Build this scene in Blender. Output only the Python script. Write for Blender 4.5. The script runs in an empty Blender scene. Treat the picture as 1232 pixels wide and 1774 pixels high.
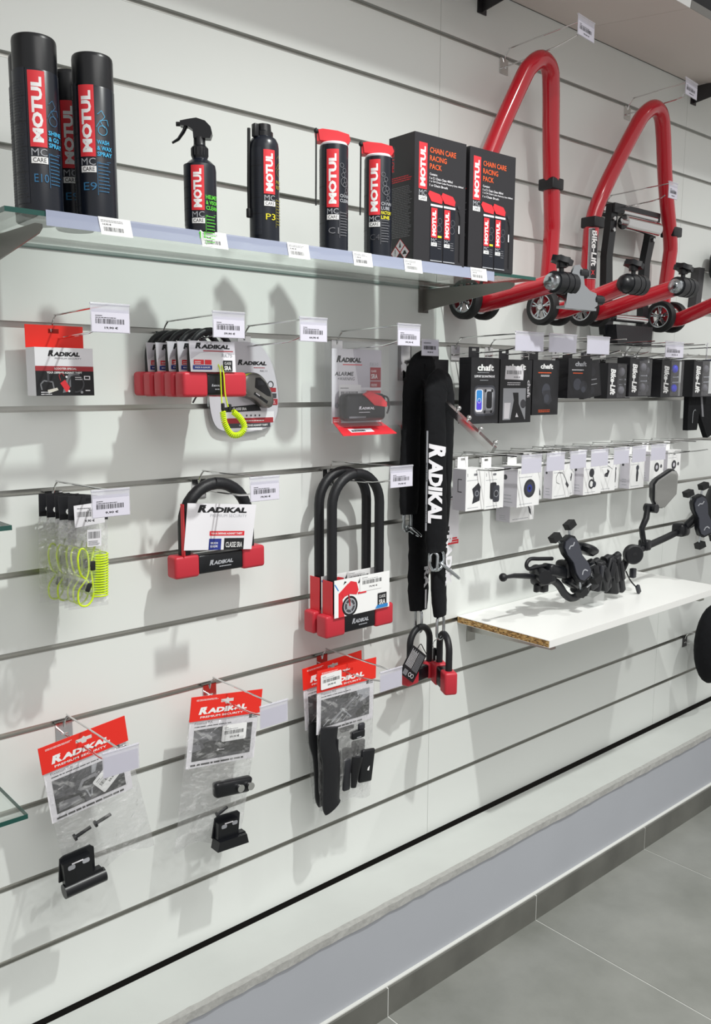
import bpy, bmesh, math, random
from math import sin, cos, pi, radians, sqrt, atan2
from mathutils import Vector, Matrix, Euler
random.seed(7)
S = bpy.context.scene
COL = S.collection

# ------------------------------------------------------------------ camera
cd = bpy.data.cameras.new('camera'); cam = bpy.data.objects.new('camera', cd); COL.objects.link(cam)
cd.sensor_fit = 'VERTICAL'; cd.sensor_height = 36.0; cd.lens = 1496.4 * 36.0 / 1774.0
cd.clip_start = 0.05; cd.clip_end = 60
R = Matrix.Rotation(-0.7203, 3, 'Z') @ Matrix.Rotation(-0.1472, 3, 'X') @ Matrix.Rotation(-0.0037, 3, 'Y')
rx, fy, uz = R.col[0], R.col[1], R.col[2]
m = Matrix((rx, uz, -fy)).transposed().to_4x4(); m.translation = Vector((0, -1.571, 1.499))
cam.matrix_world = m
S.camera = cam
# ------------------------------------------------------------------ world, lights, exposure
w = bpy.data.worlds.new('world'); S.world = w; w.use_nodes = True
bg = w.node_tree.nodes['Background']; bg.inputs[0].default_value = (1.0, 0.985, 0.965, 1); bg.inputs[1].default_value = 0.62
def lamp(name, loc, energy, size, color, kind='POINT', rot=(0, 0, 0), sy=None):
    l = bpy.data.lights.new(name, kind); l.energy = energy; l.color = color
    if kind == 'AREA':
        l.size = size
        if sy: l.shape = 'RECTANGLE'; l.size_y = sy
    else: l.shadow_soft_size = size
    if kind == 'SPOT': l.spot_size = radians(97); l.spot_blend = 1.0
    o = bpy.data.objects.new(name, l); COL.objects.link(o); o.location = loc; o.rotation_euler = rot
    return o
lamp('ceiling_spot', (1.30, -1.36, 3.10), 184, 0.03, (0.98, 1.0, 0.965), 'SPOT', (radians(16), 0, 0))
lamp('ceiling_spot', (3.10, -1.36, 3.10), 95, 0.04, (0.98, 1.0, 0.965), 'SPOT', (radians(16), 0, 0))
lamp('ambient_fill', (0.6, -3.0, 3.10), 40, 1.6, (1.0, 0.985, 0.96), 'AREA', (0, 0, 0))  # broad lamp added behind the camera as ambient fill
S.view_settings.view_transform = 'Standard'; S.view_settings.look = 'None'
S.view_settings.gamma = 1; S.view_settings.use_curve_mapping = False
S.view_settings.exposure = 0.0

# ------------------------------------------------------------------ materials
def lin(h):
    h = h.lstrip('#'); r = []
    for i in (0, 2, 4):
        c = int(h[i:i + 2], 16) / 255; r.append(c / 12.92 if c <= .04045 else ((c + .055) / 1.055) ** 2.4)
    return (*r, 1)
MATS = {}
def mat(name, hexc, rough=.5, metal=0., noise=0., nscale=40., bump=0., bscale=200., coat=0., spec=.5, emit=0, alpha=None, coord='Object'):
    m = bpy.data.materials.new(name); m.use_nodes = True; nt = m.node_tree
    p = nt.nodes['Principled BSDF']; c = lin(hexc)
    p.inputs['Base Color'].default_value = c; p.inputs['Roughness'].default_value = rough
    p.inputs['Metallic'].default_value = metal; p.inputs['Specular IOR Level'].default_value = spec
    p.inputs['Coat Weight'].default_value = coat; p.inputs['Coat Roughness'].default_value = .08
    tc = nt.nodes.new('ShaderNodeTexCoord')
    if noise:
        n = nt.nodes.new('ShaderNodeTexNoise'); n.inputs['Scale'].default_value = nscale; n.inputs['Detail'].default_value = 6
        nt.links.new(tc.outputs[coord], n.inputs['Vector'])
        r = nt.nodes.new('ShaderNodeValToRGB'); r.color_ramp.elements[0].position = .3; r.color_ramp.elements[1].position = .7
        r.color_ramp.elements[0].color = (*[max(0, x * (1 - noise)) for x in c[:3]], 1)
        r.color_ramp.elements[1].color = (*[min(1, x * (1 + noise)) for x in c[:3]], 1)
        nt.links.new(n.outputs[0], r.inputs[0]); nt.links.new(r.outputs[0], p.inputs['Base Color'])
    if bump:
        n = nt.nodes.new('ShaderNodeTexNoise'); n.inputs['Scale'].default_value = bscale; n.inputs['Detail'].default_value = 3
        nt.links.new(tc.outputs[coord], n.inputs['Vector'])
        b = nt.nodes.new('ShaderNodeBump'); b.inputs['Strength'].default_value = bump; b.inputs['Distance'].default_value = .002
        nt.links.new(n.outputs[0], b.inputs['Height']); nt.links.new(b.outputs[0], p.inputs['Normal'])
    if alpha is not None: p.inputs['Alpha'].default_value = alpha
    MATS[name] = m; return m
def film(name, tint, gloss=.12, rough=.12, bump=.0, bscale=30., haze=0., hazecol=(.9, .9, .9, 1), streak=0, edge=.55):
    m = bpy.data.materials.new(name); m.use_nodes = True; nt = m.node_tree; nt.nodes.clear()
    o = nt.nodes.new('ShaderNodeOutputMaterial'); t = nt.nodes.new('ShaderNodeBsdfTransparent'); g = nt.nodes.new('ShaderNodeBsdfGlossy')
    t.inputs[0].default_value = (*tint, 1); g.inputs['Roughness'].default_value = rough; g.inputs[0].default_value = (1, 1, 1, 1)
    lw = nt.nodes.new('ShaderNodeLayerWeight'); lw.inputs[0].default_value = .5
    pw = nt.nodes.new('ShaderNodeMath'); pw.operation = 'POWER'; pw.inputs[1].default_value = 4
    ma = nt.nodes.new('ShaderNodeMath'); ma.operation = 'MULTIPLY_ADD'; ma.inputs[1].default_value = edge; ma.inputs[2].default_value = gloss; ma.use_clamp = True
    nt.links.new(lw.outputs['Facing'], pw.inputs[0]); nt.links.new(pw.outputs[0], ma.inputs[0])
    mx = nt.nodes.new('ShaderNodeMixShader'); nt.links.new(ma.outputs[0], mx.inputs[0])
    last = t.outputs[0]
    if streak:
        tc = nt.nodes.new('ShaderNodeTexCoord'); n = nt.nodes.new('ShaderNodeTexNoise'); n.inputs['Scale'].default_value = 16; n.inputs['Detail'].default_value = 4; n.inputs['Distortion'].default_value = 2.2
        mp = nt.nodes.new('ShaderNodeMapping'); mp.inputs['Scale'].default_value = (1, 1, 2.2); mp.inputs['Rotation'].default_value = (0, .5, 0)
        nt.links.new(tc.outputs['Object'], mp.inputs[0]); nt.links.new(mp.outputs[0], n.inputs['Vector'])
        mr = nt.nodes.new('ShaderNodeMapRange'); mr.inputs['From Min'].default_value = .52; mr.inputs['From Max'].default_value = .72; mr.inputs['To Min'].default_value = haze; mr.inputs['To Max'].default_value = streak
        nt.links.new(n.outputs[0], mr.inputs[0])
    if haze:
        d = nt.nodes.new('ShaderNodeBsdfDiffuse'); d.inputs[0].default_value = hazecol
        m2 = nt.nodes.new('ShaderNodeMixShader'); m2.inputs[0].default_value = haze
        if streak: nt.links.new(mr.outputs[0], m2.inputs[0])
        nt.links.new(t.outputs[0], m2.inputs[1]); nt.links.new(d.outputs[0], m2.inputs[2]); last = m2.outputs[0]
    nt.links.new(last, mx.inputs[1]); nt.links.new(g.outputs[0], mx.inputs[2]); nt.links.new(mx.outputs[0], o.inputs[0])
    if bump:
        tc = nt.nodes.new('ShaderNodeTexCoord'); n = nt.nodes.new('ShaderNodeTexNoise'); n.inputs['Scale'].default_value = bscale
        n.inputs['Detail'].default_value = 2; n.inputs['Distortion'].default_value = 1.5
        nt.links.new(tc.outputs['Object'], n.inputs['Vector'])
        b = nt.nodes.new('ShaderNodeBump'); b.inputs['Strength'].default_value = bump; b.inputs['Distance'].default_value = .01
        nt.links.new(n.outputs[0], b.inputs['Height']); nt.links.new(b.outputs[0], g.inputs['Normal']); nt.links.new(b.outputs[0], lw.inputs['Normal'])
    MATS[name] = m; return m
mat('slat', '#e4e7e4', .38, noise=.012, nscale=3); mat('groove', '#4c4b47', .6); mat('dark_gap', '#2b2926', .9)
mat('alu', '#b9b9b4', .32, .9, noise=.05, nscale=20); mat('seam', '#8d8b85', .7)
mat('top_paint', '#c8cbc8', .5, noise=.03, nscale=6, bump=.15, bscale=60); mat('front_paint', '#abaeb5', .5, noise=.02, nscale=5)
mat('mortar', '#a6a6a3', .8, noise=.1, nscale=90, bump=.6, bscale=120); mat('silicone', '#d9dad6', .4)
mat('shelf_board', '#dbd2cc', .5); mat('shelf_white', '#efefed', .3)
mat('chrome', '#dcdcdc', .12, 1.); mat('steel', '#bfc4c8', .22, 1.); mat('dark_metal', '#4b4a4c', .35, .7)
mat('black', '#141519', .42, noise=.08, nscale=60); mat('satin', '#0e1015', .34); mat('soft', '#111217', .5, bump=.2, bscale=300)
mat('fabric', '#0b0c10', .88, spec=.3, noise=.2, nscale=120, bump=1., bscale=55); mat('rubber', '#131416', .65)
mat('charcoal', '#2b2c32', .4); mat('slate', '#3c3e47', .45)
mat('red_paint', '#c01b2b', .18, coat=.6); mat('red_soft', '#c22d3b', .42); mat('red_print', '#e0303a', .5); mat('red_card', '#ee2e22', .4)
mat('red_dim', '#a83038', .5); mat('white', '#f4f4f4', .5); mat('card', '#eceaef', .45); mat('card_grey', '#cfccd4', .45)
mat('tag_print', '#dad7e4', .5); mat('ink', '#16161a', .5); mat('ink_grey', '#77777c', .5); mat('ink_mid', '#47474c', .5); mat('ink_light', '#a8aab0', .5)
mat('can_black', '#121722', .3); mat('can_side', '#20242e', .35); mat('blue_ink', '#3fb4e6', .5); mat('blue_dim', '#2f6f9a', .5)
mat('green_ink', '#5fd53a', .5); mat('yellow_ink', '#e8dc28', .5); mat('gold_dim', '#8d8428', .5)
mat('box_black', '#242327', .45, noise=.04, nscale=30); mat('box_dark', '#1d1d21', .5); mat('blue_box', '#2438ff', .3)
mat('navy', '#27358c', .5); mat('sky', '#2f86cf', .5); mat('orange', '#f0602c', .5); mat('skin_photo', '#8a8a8e', .5)
mat('neon', '#d4ee1e', .4); mat('glass_edge', '#0b4a42', .12, spec=.8); mat('strip', '#b3bad2', .25, alpha=.66); mat('tag_paper', '#cfcdd9', .5)
mat('grey_metal', '#85837f', .32, .75); mat('skirt', '#666661', .45, noise=.22, nscale=7, bump=.1, bscale=50)
mat('mirror', '#e6e6e6', .03, 1.); mat('beige', '#d8d2c8', .5); mat('purple', '#5a46d8', .4)
film('glass', (.945, .975, .962), .03, .03); film('acrylic', (.95, .96, .96), .12, .05, haze=.1); film('blister', (.97, .97, .98), .03, .12, haze=.01, edge=.3)
film('bag', (.95, .95, .955), .08, .20, bump=1., bscale=30, haze=.06, hazecol=(.95, .95, .95, 1), streak=.36); film('bubble', (.985, .985, .99), .02, .08, edge=.22); film('tag_clear', (.93, .93, .965), .06, .1, haze=.35, hazecol=(.86, .85, .91, 1))
film('smoke', (.93, .93, .95), .04, .1)
def floor_mat():
    m = mat('tile', '#a9aaa6', .34); nt = m.node_tree; p = nt.nodes['Principled BSDF']
    tc = nt.nodes.new('ShaderNodeTexCoord'); n = nt.nodes.new('ShaderNodeTexNoise'); n.inputs['Scale'].default_value = 2.6; n.inputs['Detail'].default_value = 9; n.inputs['Roughness'].default_value = .62
    nt.links.new(tc.outputs['Object'], n.inputs['Vector']); r = nt.nodes.new('ShaderNodeValToRGB')
    r.color_ramp.elements[0].position = .3; r.color_ramp.elements[0].color = lin('#787a75'); r.color_ramp.elements[1].position = .72; r.color_ramp.elements[1].color = lin('#959692')
    nt.links.new(n.outputs[0], r.inputs[0]); nt.links.new(r.outputs[0], p.inputs['Base Color'])
floor_mat()
def chip_mat():
    m = mat('chipboard', '#b08a58', .8); nt = m.node_tree; p = nt.nodes['Principled BSDF']
    tc = nt.nodes.new('ShaderNodeTexCoord'); mp = nt.nodes.new('ShaderNodeMapping'); mp.inputs['Scale'].default_value = (1, 130, 420)
    v = nt.nodes.new('ShaderNodeTexVoronoi'); v.inputs['Scale'].default_value = 1.
    nt.links.new(tc.outputs['Object'], mp.inputs[0]); nt.links.new(mp.outputs[0], v.inputs['Vector'])
    s = nt.nodes.new('ShaderNodeSeparateColor'); nt.links.new(v.outputs['Color'], s.inputs[0])
    r = nt.nodes.new('ShaderNodeValToRGB'); e = r.color_ramp.elements
    e[0].color = lin('#4d3826'); e[1].color = lin('#d9bd85'); a = e.new(.35); a.color = lin('#8f6b3c'); b = e.new(.7); b.color = lin('#c39a5d')
    nt.links.new(s.outputs[0], r.inputs[0]); nt.links.new(r.outputs[0], p.inputs['Base Color'])
chip_mat()

# ------------------------------------------------------------------ mesh helpers
def V(*a): return Vector(a)
class MB:
    def __init__(s): s.v = []; s.f = []; s.m = []; s.ml = []; s.sm = []
    def mi(s, n):
        if n not in s.ml: s.ml.append(n)
        return s.ml.index(n)
    def add(s, vs, fs, mt, smooth=False):
        k = len(s.v); s.v += [tuple(x) for x in vs]; i = s.mi(mt)
        for f in fs: s.f.append(tuple(a + k for a in f)); s.m.append(i); s.sm.append(smooth)
        return s
    def box(s, x0, x1, y0, y1, z0, z1, mt):
        vs = [(x, y, z) for x in (x0, x1) for y in (y0, y1) for z in (z0, z1)]
        return s.add(vs, [(0, 1, 3, 2), (4, 6, 7, 5), (0, 4, 5, 1), (2, 3, 7, 6), (0, 2, 6, 4), (1, 5, 7, 3)], mt)
    def hexa(s, p, mt):   # p: 8 points ordered like box()
        return s.add(p, [(0, 1, 3, 2), (4, 6, 7, 5), (0, 4, 5, 1), (2, 3, 7, 6), (0, 2, 6, 4), (1, 5, 7, 3)], mt)
    def rbox(s, c, d, r, mt, seg=3, rot=None, taper=None):
        b = bmesh.new(); bmesh.ops.create_cube(b, size=1)
        for v in b.verts: v.co = Vector((v.co.x * d[0], v.co.y * d[1], v.co.z * d[2]))
        if taper:
            for v in b.verts: k = 1 + taper * (v.co.z / d[2]); v.co.x *= k; v.co.y *= k
        bmesh.ops.bevel(b, geom=b.edges[:], offset=min(r, min(d) * .49), segments=seg, profile=.5, affect='EDGES')
        b.verts.index_update(); q = rot or Matrix.Identity(3)
        s.add([q @ v.co + Vector(c) for v in b.verts], [[v.index for v in f.verts] for f in b.faces], mt, True); b.free(); return s
    def tube(s, pts, r, mt, n=10, flat=None, up=None, caps=True, closed=False):
        pts = [Vector(p) for p in pts]; N = len(pts); rs = r if isinstance(r, (list, tuple)) else [r] * N
        T = []
        for i in range(N):
            a = pts[(i - 1) % N] if (i or closed) else pts[0]; b = pts[(i + 1) % N] if (i < N - 1 or closed) else pts[-1]
            T.append((b - a).normalized())
        u = Vector(up) if up else (Vector((0, 0, 1)) if abs(T[0].z) < .9 else Vector((0, 1, 0)))
        vs = []
        for i in range(N):
            u = (u - T[i] * u.dot(T[i])); u = u.normalized() if u.length > 1e-6 else T[i].orthogonal().normalized()
            w_ = T[i].cross(u)
            fa, fb = flat or (1, 1)
            for k in range(n):
                a = 2 * pi * k / n; vs.append(pts[i] + u * (cos(a) * rs[i] * fa) + w_ * (sin(a) * rs[i] * fb))
        fs = []
        for i in range(N if closed else N - 1):
            j = (i + 1) % N
            for k in range(n): l = (k + 1) % n; fs.append((i * n + k, i * n + l, j * n + l, j * n + k))
        s.add(vs, fs, mt, True)
        if caps and not closed:
            s.add(vs[:n], [tuple(range(n))[::-1]], mt); s.add(vs[-n:], [tuple(range(n))], mt)
        return s
    def lathe(s, prof, o, mt, n=24, axis='z', smooth=True, caps=True):
        A = {'z': lambda r, a, h: (r * cos(a), r * sin(a), h), 'x': lambda r, a, h: (h, r * cos(a), r * sin(a)), 'y': lambda r, a, h: (r * sin(a), h, r * cos(a))}[axis]
        o = Vector(o); vs = [o + Vector(A(r, 2 * pi * k / n, h)) for r, h in prof for k in range(n)]; fs = []
        for i in range(len(prof) - 1):
            for k in range(n): l = (k + 1) % n; fs.append((i * n + k, i * n + l, (i + 1) * n + l, (i + 1) * n + k))
        s.add(vs, fs, mt, smooth)
        if not caps:
            s.add(vs[:n] + vs[-n:], [(k, (k + 1) % n, n + (k + 1) % n, n + k) for k in range(n)], mt); return s
        if prof[0][0] > 0: s.add(vs[:n], [tuple(range(n))[::-1]], mt)
        if prof[-1][0] > 0: s.add(vs[-n:], [tuple(range(n))], mt)
        return s
    def cyl(s, a, b, r, mt, n=16): return s.tube([a, b], r, mt, n)
    def prism(s, poly, t, mt, fn=None):   # poly in (u,v); extruded w from 0 to t
        fn = fn or (lambda u, v, w: (u, -w, v)); n = len(poly)
        vs = [fn(u, v, 0) for u, v in poly] + [fn(u, v, t) for u, v in poly]
        fs = [tuple(range(n)), tuple(range(n, 2 * n))[::-1]] + [(i, (i + 1) % n, n + (i + 1) % n, n + i) for i in range(n)]
        return s.add(vs, fs, mt)
    def sphere(s, c, r, mt, n=12, sc=(1, 1, 1)):
        vs = []; fs = []; m_ = n // 2 + 1
        for i in range(m_ + 1):
            t = pi * i / m_
            for k in range(n): a = 2 * pi * k / n; vs.append((c[0] + r * sc[0] * sin(t) * cos(a), c[1] + r * sc[1] * sin(t) * sin(a), c[2] + r * sc[2] * cos(t)))
        for i in range(m_):
            for k in range(n): l = (k + 1) % n; fs.append((i * n + k, i * n + l, (i + 1) * n + l, (i + 1) * n + k))
        return s.add(vs, fs, mt, True)
    def build(s, name, parent=None, loc=None, rot=None, fix=True):
        me = bpy.data.meshes.new(name); me.from_pydata(s.v, [], s.f)
        for n in s.ml: me.materials.append(MATS[n])
        me.polygons.foreach_set('material_index', s.m); me.polygons.foreach_set('use_smooth', s.sm)
        if fix:
            b = bmesh.new(); b.from_mesh(me); bmesh.ops.remove_doubles(b, verts=b.verts, dist=1e-6)
            bmesh.ops.recalc_face_normals(b, faces=b.faces); b.to_mesh(me); b.free()
            me.set_sharp_from_angle(angle=radians(38))
        me.update(); o = bpy.data.objects.new(name, me); COL.objects.link(o)
        if parent: o.parent = parent
        if loc: o.location = loc
        if rot: o.rotation_euler = rot
        return o
def tag(o, label=None, cat=None, group=None, kind=None):
    for k, v in (('label', label), ('category', cat), ('group', group), ('kind', kind)):
        if v: o[k] = v
    return o
def thing(name, label, cat, loc=(0, 0, 0), rot=(0, 0, 0), group=None):
    o = bpy.data.objects.new(name, None); COL.objects.link(o); o.empty_display_size = .02
    o.location = loc; o.rotation_euler = rot; return tag(o, label, cat, group)
def kids(o): return [c for c in bpy.data.objects if c.parent == o]
def dup(o, loc=None, rot=None, label=None, parent=None):
    c = o.copy(); COL.objects.link(c)
    if parent: c.parent = parent
    if loc: c.location = loc
    if rot: c.rotation_euler = rot
    if label: c['label'] = label
    for k in kids(o): dup(k, parent=c)
    return c
def spl(P, n=6, closed=False):
    P = [Vector(p) for p in P]; N = len(P); out = []
    rng = range(N) if closed else range(N - 1)
    for i in rng:
        a = P[(i - 1) % N] if (i or closed) else P[0]; b = P[i]; c = P[(i + 1) % N]; d = P[(i + 2) % N] if (i + 2 < N or closed) else P[-1]
        for k in range(n):
            t = k / n; out.append(.5 * ((2 * b) + (c - a) * t + (2 * a - 5 * b + 4 * c - d) * t * t + (3 * b - a - 3 * c + d) * t ** 3))
    if not closed: out.append(P[-1])
    return out
def rrect(w_, h, r, n=4, x=0, y=0):
    o = []
    for cx, cy, a0 in ((w_ - r, h - r, 0), (r, h - r, 90), (r, r, 180), (w_ - r, r, 270)):
        for k in range(n + 1): a = radians(a0 + 90 * k / n); o.append((x + cx + r * cos(a), y + cy + r * sin(a)))
    return o

# ------------------------------------------------------------------ printed artwork: flat print laid on a surface map
_tc = {}
def glyphs(txt, bold):
    k = (txt, bold)
    if k not in _tc:
        c = bpy.data.curves.new('t', 'FONT'); c.body = txt; c.size = 1; c.resolution_u = 2; c.offset = bold; c.fill_mode = 'FRONT'
        o = bpy.data.objects.new('t', c); me = bpy.data.meshes.new_from_object(o)
        b = bmesh.new(); b.from_mesh(me); bmesh.ops.triangulate(b, faces=b.faces)
        vs = [v.co.copy() for v in b.verts]; b.verts.index_update(); fs = [[v.index for v in f.verts] for f in b.faces]; b.free()
        xs = [v.x for v in vs]; ys = [v.y for v in vs]
        _tc[k] = ([((v.x - min(xs)) / (max(xs) - min(xs)), (v.y - min(ys)) / (max(ys) - min(ys))) for v in vs], fs)
        bpy.data.objects.remove(o); bpy.data.curves.remove(c); bpy.data.meshes.remove(me)
    return _tc[k]
def fine(uv, fs, d):       # split long triangles so that print follows a curved surface
    uv = list(uv); out = []; st = [tuple(f) for f in fs]; mid = {}
    while st:
        a, b, c = st.pop(); e = max(((abs(uv[p][0] - uv[q][0]), p, q) for p, q in ((a, b), (b, c), (c, a))))
        if e[0] <= d: out.append((a, b, c)); continue
        p, q = e[1], e[2]; k = (min(p, q), max(p, q))
        if k not in mid: mid[k] = len(uv); uv.append(((uv[p][0] + uv[q][0]) / 2, (uv[p][1] + uv[q][1]) / 2))
        m_ = mid[k]
        o = [x for x in (a, b, c) if x not in (p, q)][0]
        tri = (a, b, c); i = tri.index(p); j = tri.index(q)
        t1 = list(tri); t1[i] = m_; t2 = list(tri); t2[j] = m_; st.append(tuple(t1)); st.append(tuple(t2))
    return uv, out
class Art:
    def __init__(s, fn, sub=0): s.mb = MB(); s.fn = fn; s.w = .00012; s.sub = sub
    def put(s, uv, fs, mt):
        s.mb.add([s.fn(u, v, s.w) for u, v in uv], fs, mt); s.w += .00005; return s
    def rect(s, u, v, w_, h, mt):
        n = max(1, int(w_ / s.sub)) if s.sub else 1
        uv = [(u + w_ * i / n, v + hh) for i in range(n + 1) for hh in (0, h)]
        return s.put(uv, [(2 * i, 2 * i + 2, 2 * i + 3, 2 * i + 1) for i in range(n)], mt)
    def poly(s, pts, mt): return s.put(pts, [tuple(range(len(pts)))], mt)
    def disc(s, u, v, r, mt, n=20, r2=None):
        if r2: return s.put([(u + q * cos(2 * pi * k / n), v + q * sin(2 * pi * k / n)) for k in range(n) for q in (r2, r)], [(2 * k, 2 * k + 1, (2 * k + 3) % (2 * n), (2 * k + 2) % (2 * n)) for k in range(n)], mt)
        return s.poly([(u + r * cos(2 * pi * k / n), v + r * sin(2 * pi * k / n)) for k in range(n)], mt)
    def line(s, pts, t, mt):
        uv = []; fs = []
        for (a, b), (c, d) in zip(pts, pts[1:]):
            l = sqrt((c - a) ** 2 + (d - b) ** 2) or 1; nx, ny = -(d - b) / l * t / 2, (c - a) / l * t / 2; k = len(uv)
            uv += [(a + nx, b + ny), (c + nx, d + ny), (c - nx, d - ny), (a - nx, b - ny)]; fs.append((k, k + 1, k + 2, k + 3))
        return s.put(uv, fs, mt)
    def text(s, t, u, v, w_, h, mt, bold=.02, shear=0, rot=0):
        g, fs = glyphs(t, bold); uv = []
        for a, b in g:
            if rot == 0: uv.append((u + a * w_ + shear * b * h, v + b * h))
            elif rot == 1: uv.append((u + w_ - b * w_, v + a * h + shear * b * w_))
            else: uv.append((u + b * w_, v + h - a * h - shear * b * w_))
        if s.sub: uv, fs = fine(uv, fs, s.sub)
        return s.put(uv, fs, mt)
    def radikal(s, u, v, w_, h, mt, rot=0):
        if rot == 0:
            s.text('R', u - w_ * .01, v - h * .02, w_ * .175, h * 1.22, mt, .06, .30); s.line([(u + w_ * .02 + h * .35, v + h * 1.14), (u + w_ * .12 + h * .3, v + h * 1.14)], h * .16, mt); return s.text('ADIKAL', u + w_ * .158, v, w_ * .82, h * .9, mt, .06, .25)
        s.text('R', u, v + h * .82, w_ * 1.25, h * .18, mt, .05, .25, 2); return s.text('ADIKAL', u, v, w_, h * .81, mt, .05, .2, 2)
    def greek(s, u, v, w_, h, rows, mt, fill=.45, seed=1):   # tiny unreadable print as broken rules
        rn = random.Random(seed); uv = []; fs = []
        for i in range(rows):
            y = v + h * (1 - (i + 1) / rows); t = h / rows * fill; x = u
            end = u + w_ * rn.uniform(.8, 1)
            while x < end:
                l = min(rn.uniform(.04, .16) * w_, end - x); k = len(uv); uv += [(x, y), (x + l, y), (x + l, y + t), (x, y + t)]; fs.append((k, k + 1, k + 2, k + 3)); x += l + w_ * .015
        return s.put(uv, fs, mt)
    def bars(s, u, v, w_, h, mt='ink', seed=3, n=30):
        rn = random.Random(seed); uv = []; fs = []; x = u; q = w_ / n / 1.75
        while x < u + w_ - q * 2:
            l = q * rn.choice((.6, .9, 1.5)); k = len(uv); uv += [(x, v), (x + l, v), (x + l, v + h), (x, v + h)]; fs.append((k, k + 1, k + 2, k + 3)); x += l + q * rn.choice((.6, 1, 1.3))
        return s.put(uv, fs, mt)
    def build(s, name='print', parent=None): return s.mb.build(name, parent, fix=False)
def front(x0=0, y0=0, z0=0): return lambda u, v, w: (x0 + u, y0 - w, z0 + v)
def left(x0=0, y0=0, z0=0): return lambda u, v, w: (x0 - w, y0 - u, z0 + v)
def onup(x0=0, y0=0, z0=0): return lambda u, v, w: (x0 + u, y0 + v, z0 + w)
def wrap(r, t0, z0=0, sg=1): return lambda u, v, w: ((r + w + .0004) * sin(t0 + u / r), -(r + w + .0004) * cos(t0 + u / r), z0 + v)

# ------------------------------------------------------------------ large structure
G = lambda k: 2.3523 - .15 * k          # centre height of slat wall groove k
wall = bpy.data.objects.new('wall_back', None); COL.objects.link(wall); wall['kind'] = 'structure'
MB().box(-1.9, 5.25, .014, .03, .24, 2.65, 'groove').build('backing_board', wall)
SX = [-1.949, -.749, .451, 1.651, 2.851, 4.051, 5.251]
slat_me = None
for k in range(-1, 15):
    zt = G(k) - .0048; zb = G(k + 1) + .0048 if k < 14 else 0
    if k == 14: continue
    if k == 13: zb = .2505
    for i in range(6):
        MB().box(SX[i] + .0006, SX[i + 1] - .0006, 0, .0135, zb, zt, 'slat').build('slat', wall)
for k in range(0, 14):
    mb = MB().box(-1.9, 5.25, .0095, .0125, G(k) - .0047, G(k) + .0047, 'alu').box(-1.9, 5.25, -.0006, .0095, G(k) - .0062, G(k) - .0047, 'alu')
    mb.build('groove_rail', wall)
zt = 2.65
for i in range(6): MB().box(SX[i] + .0006, SX[i + 1] - .0006, 0, .0135, G(-1) + .0048, zt, 'slat').build('slat', wall)
# plinth: painted masonry ledge under the slat wall
pl = MB(); GB0, GB1 = -.006, -.024
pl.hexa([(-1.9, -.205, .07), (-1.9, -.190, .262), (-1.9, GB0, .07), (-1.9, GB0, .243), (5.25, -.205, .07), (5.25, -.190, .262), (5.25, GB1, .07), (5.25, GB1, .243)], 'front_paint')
p = pl.build('trim_1'); tag(p, kind='structure')
MB().box(-1.9, 5.25, -.003, .06, 0, .17, 'dark_gap').box(-1.9, 5.25, .012, .06, .17, .2495, 'dark_gap').build('dark_gap_fill', wall)  # added filler block, its dark colour supplies the shade in the ledge gap
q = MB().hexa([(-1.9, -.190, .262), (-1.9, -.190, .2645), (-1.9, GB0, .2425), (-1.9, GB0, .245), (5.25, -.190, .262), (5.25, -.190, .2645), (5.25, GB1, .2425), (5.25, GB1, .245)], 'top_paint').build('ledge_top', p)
mo = MB(); rn = random.Random(4); N = 240
for j in range(N):
    x0 = -1.9 + 7.15 * j / N; x1 = -1.9 + 7.15 * (j + 1) / N
    def P_(x, d): rr = random.Random(int((x + 9) * 997)); return (rr.uniform(-.0012, .0012), rr.uniform(-.0012, .0012))
    a, b = P_(x0, 0), P_(x1, 0)
    mo.hexa([(x0, -.1965 + a[0], .249 + a[1]), (x0, -.1945 + a[1], .2655), (x0, -.186, .249), (x0, -.180 + a[0], .2665), (x1, -.1965 + b[0], .249 + b[1]), (x1, -.1945 + b[1], .2655), (x1, -.186, .249), (x1, -.180 + b[0], .2665)], 'mortar')
mo.build('mortar_edge', p)
bb = bpy.data.objects.new('baseboard_back', None); COL.objects.link(bb); bb['kind'] = 'structure'
JX = [1.296 + .5755 * k for k in range(-6, 8)]
for a, b in zip(JX, JX[1:]): MB().box(a + .002, b - .002, -.2197, -.206, 0, .0735, 'skirt').build('tile', bb)
MB().box(JX[0], JX[-1], -.2185, -.2055, 0, .0728, 'silicone').box(JX[0], JX[-1], -.214, -.2, .0728, .0765, 'silicone').build('grout', bb)
fl = bpy.data.objects.new('floor', None); COL.objects.link(fl); fl['kind'] = 'structure'
MB().box(-3, 6.2, -5, .1, -.02, -.0015, 'silicone').build('grout', fl)
for i in range(len(JX) - 1):
    for j in range(4):
        y1 = -.2185 - 1.15 * j - (0 if j == 0 else 0)
        MB().box(JX[i] + .002, JX[i + 1] - .002, y1 - 1.146, y1, -.012, 0, 'tile').build('tile', fl)
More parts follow.
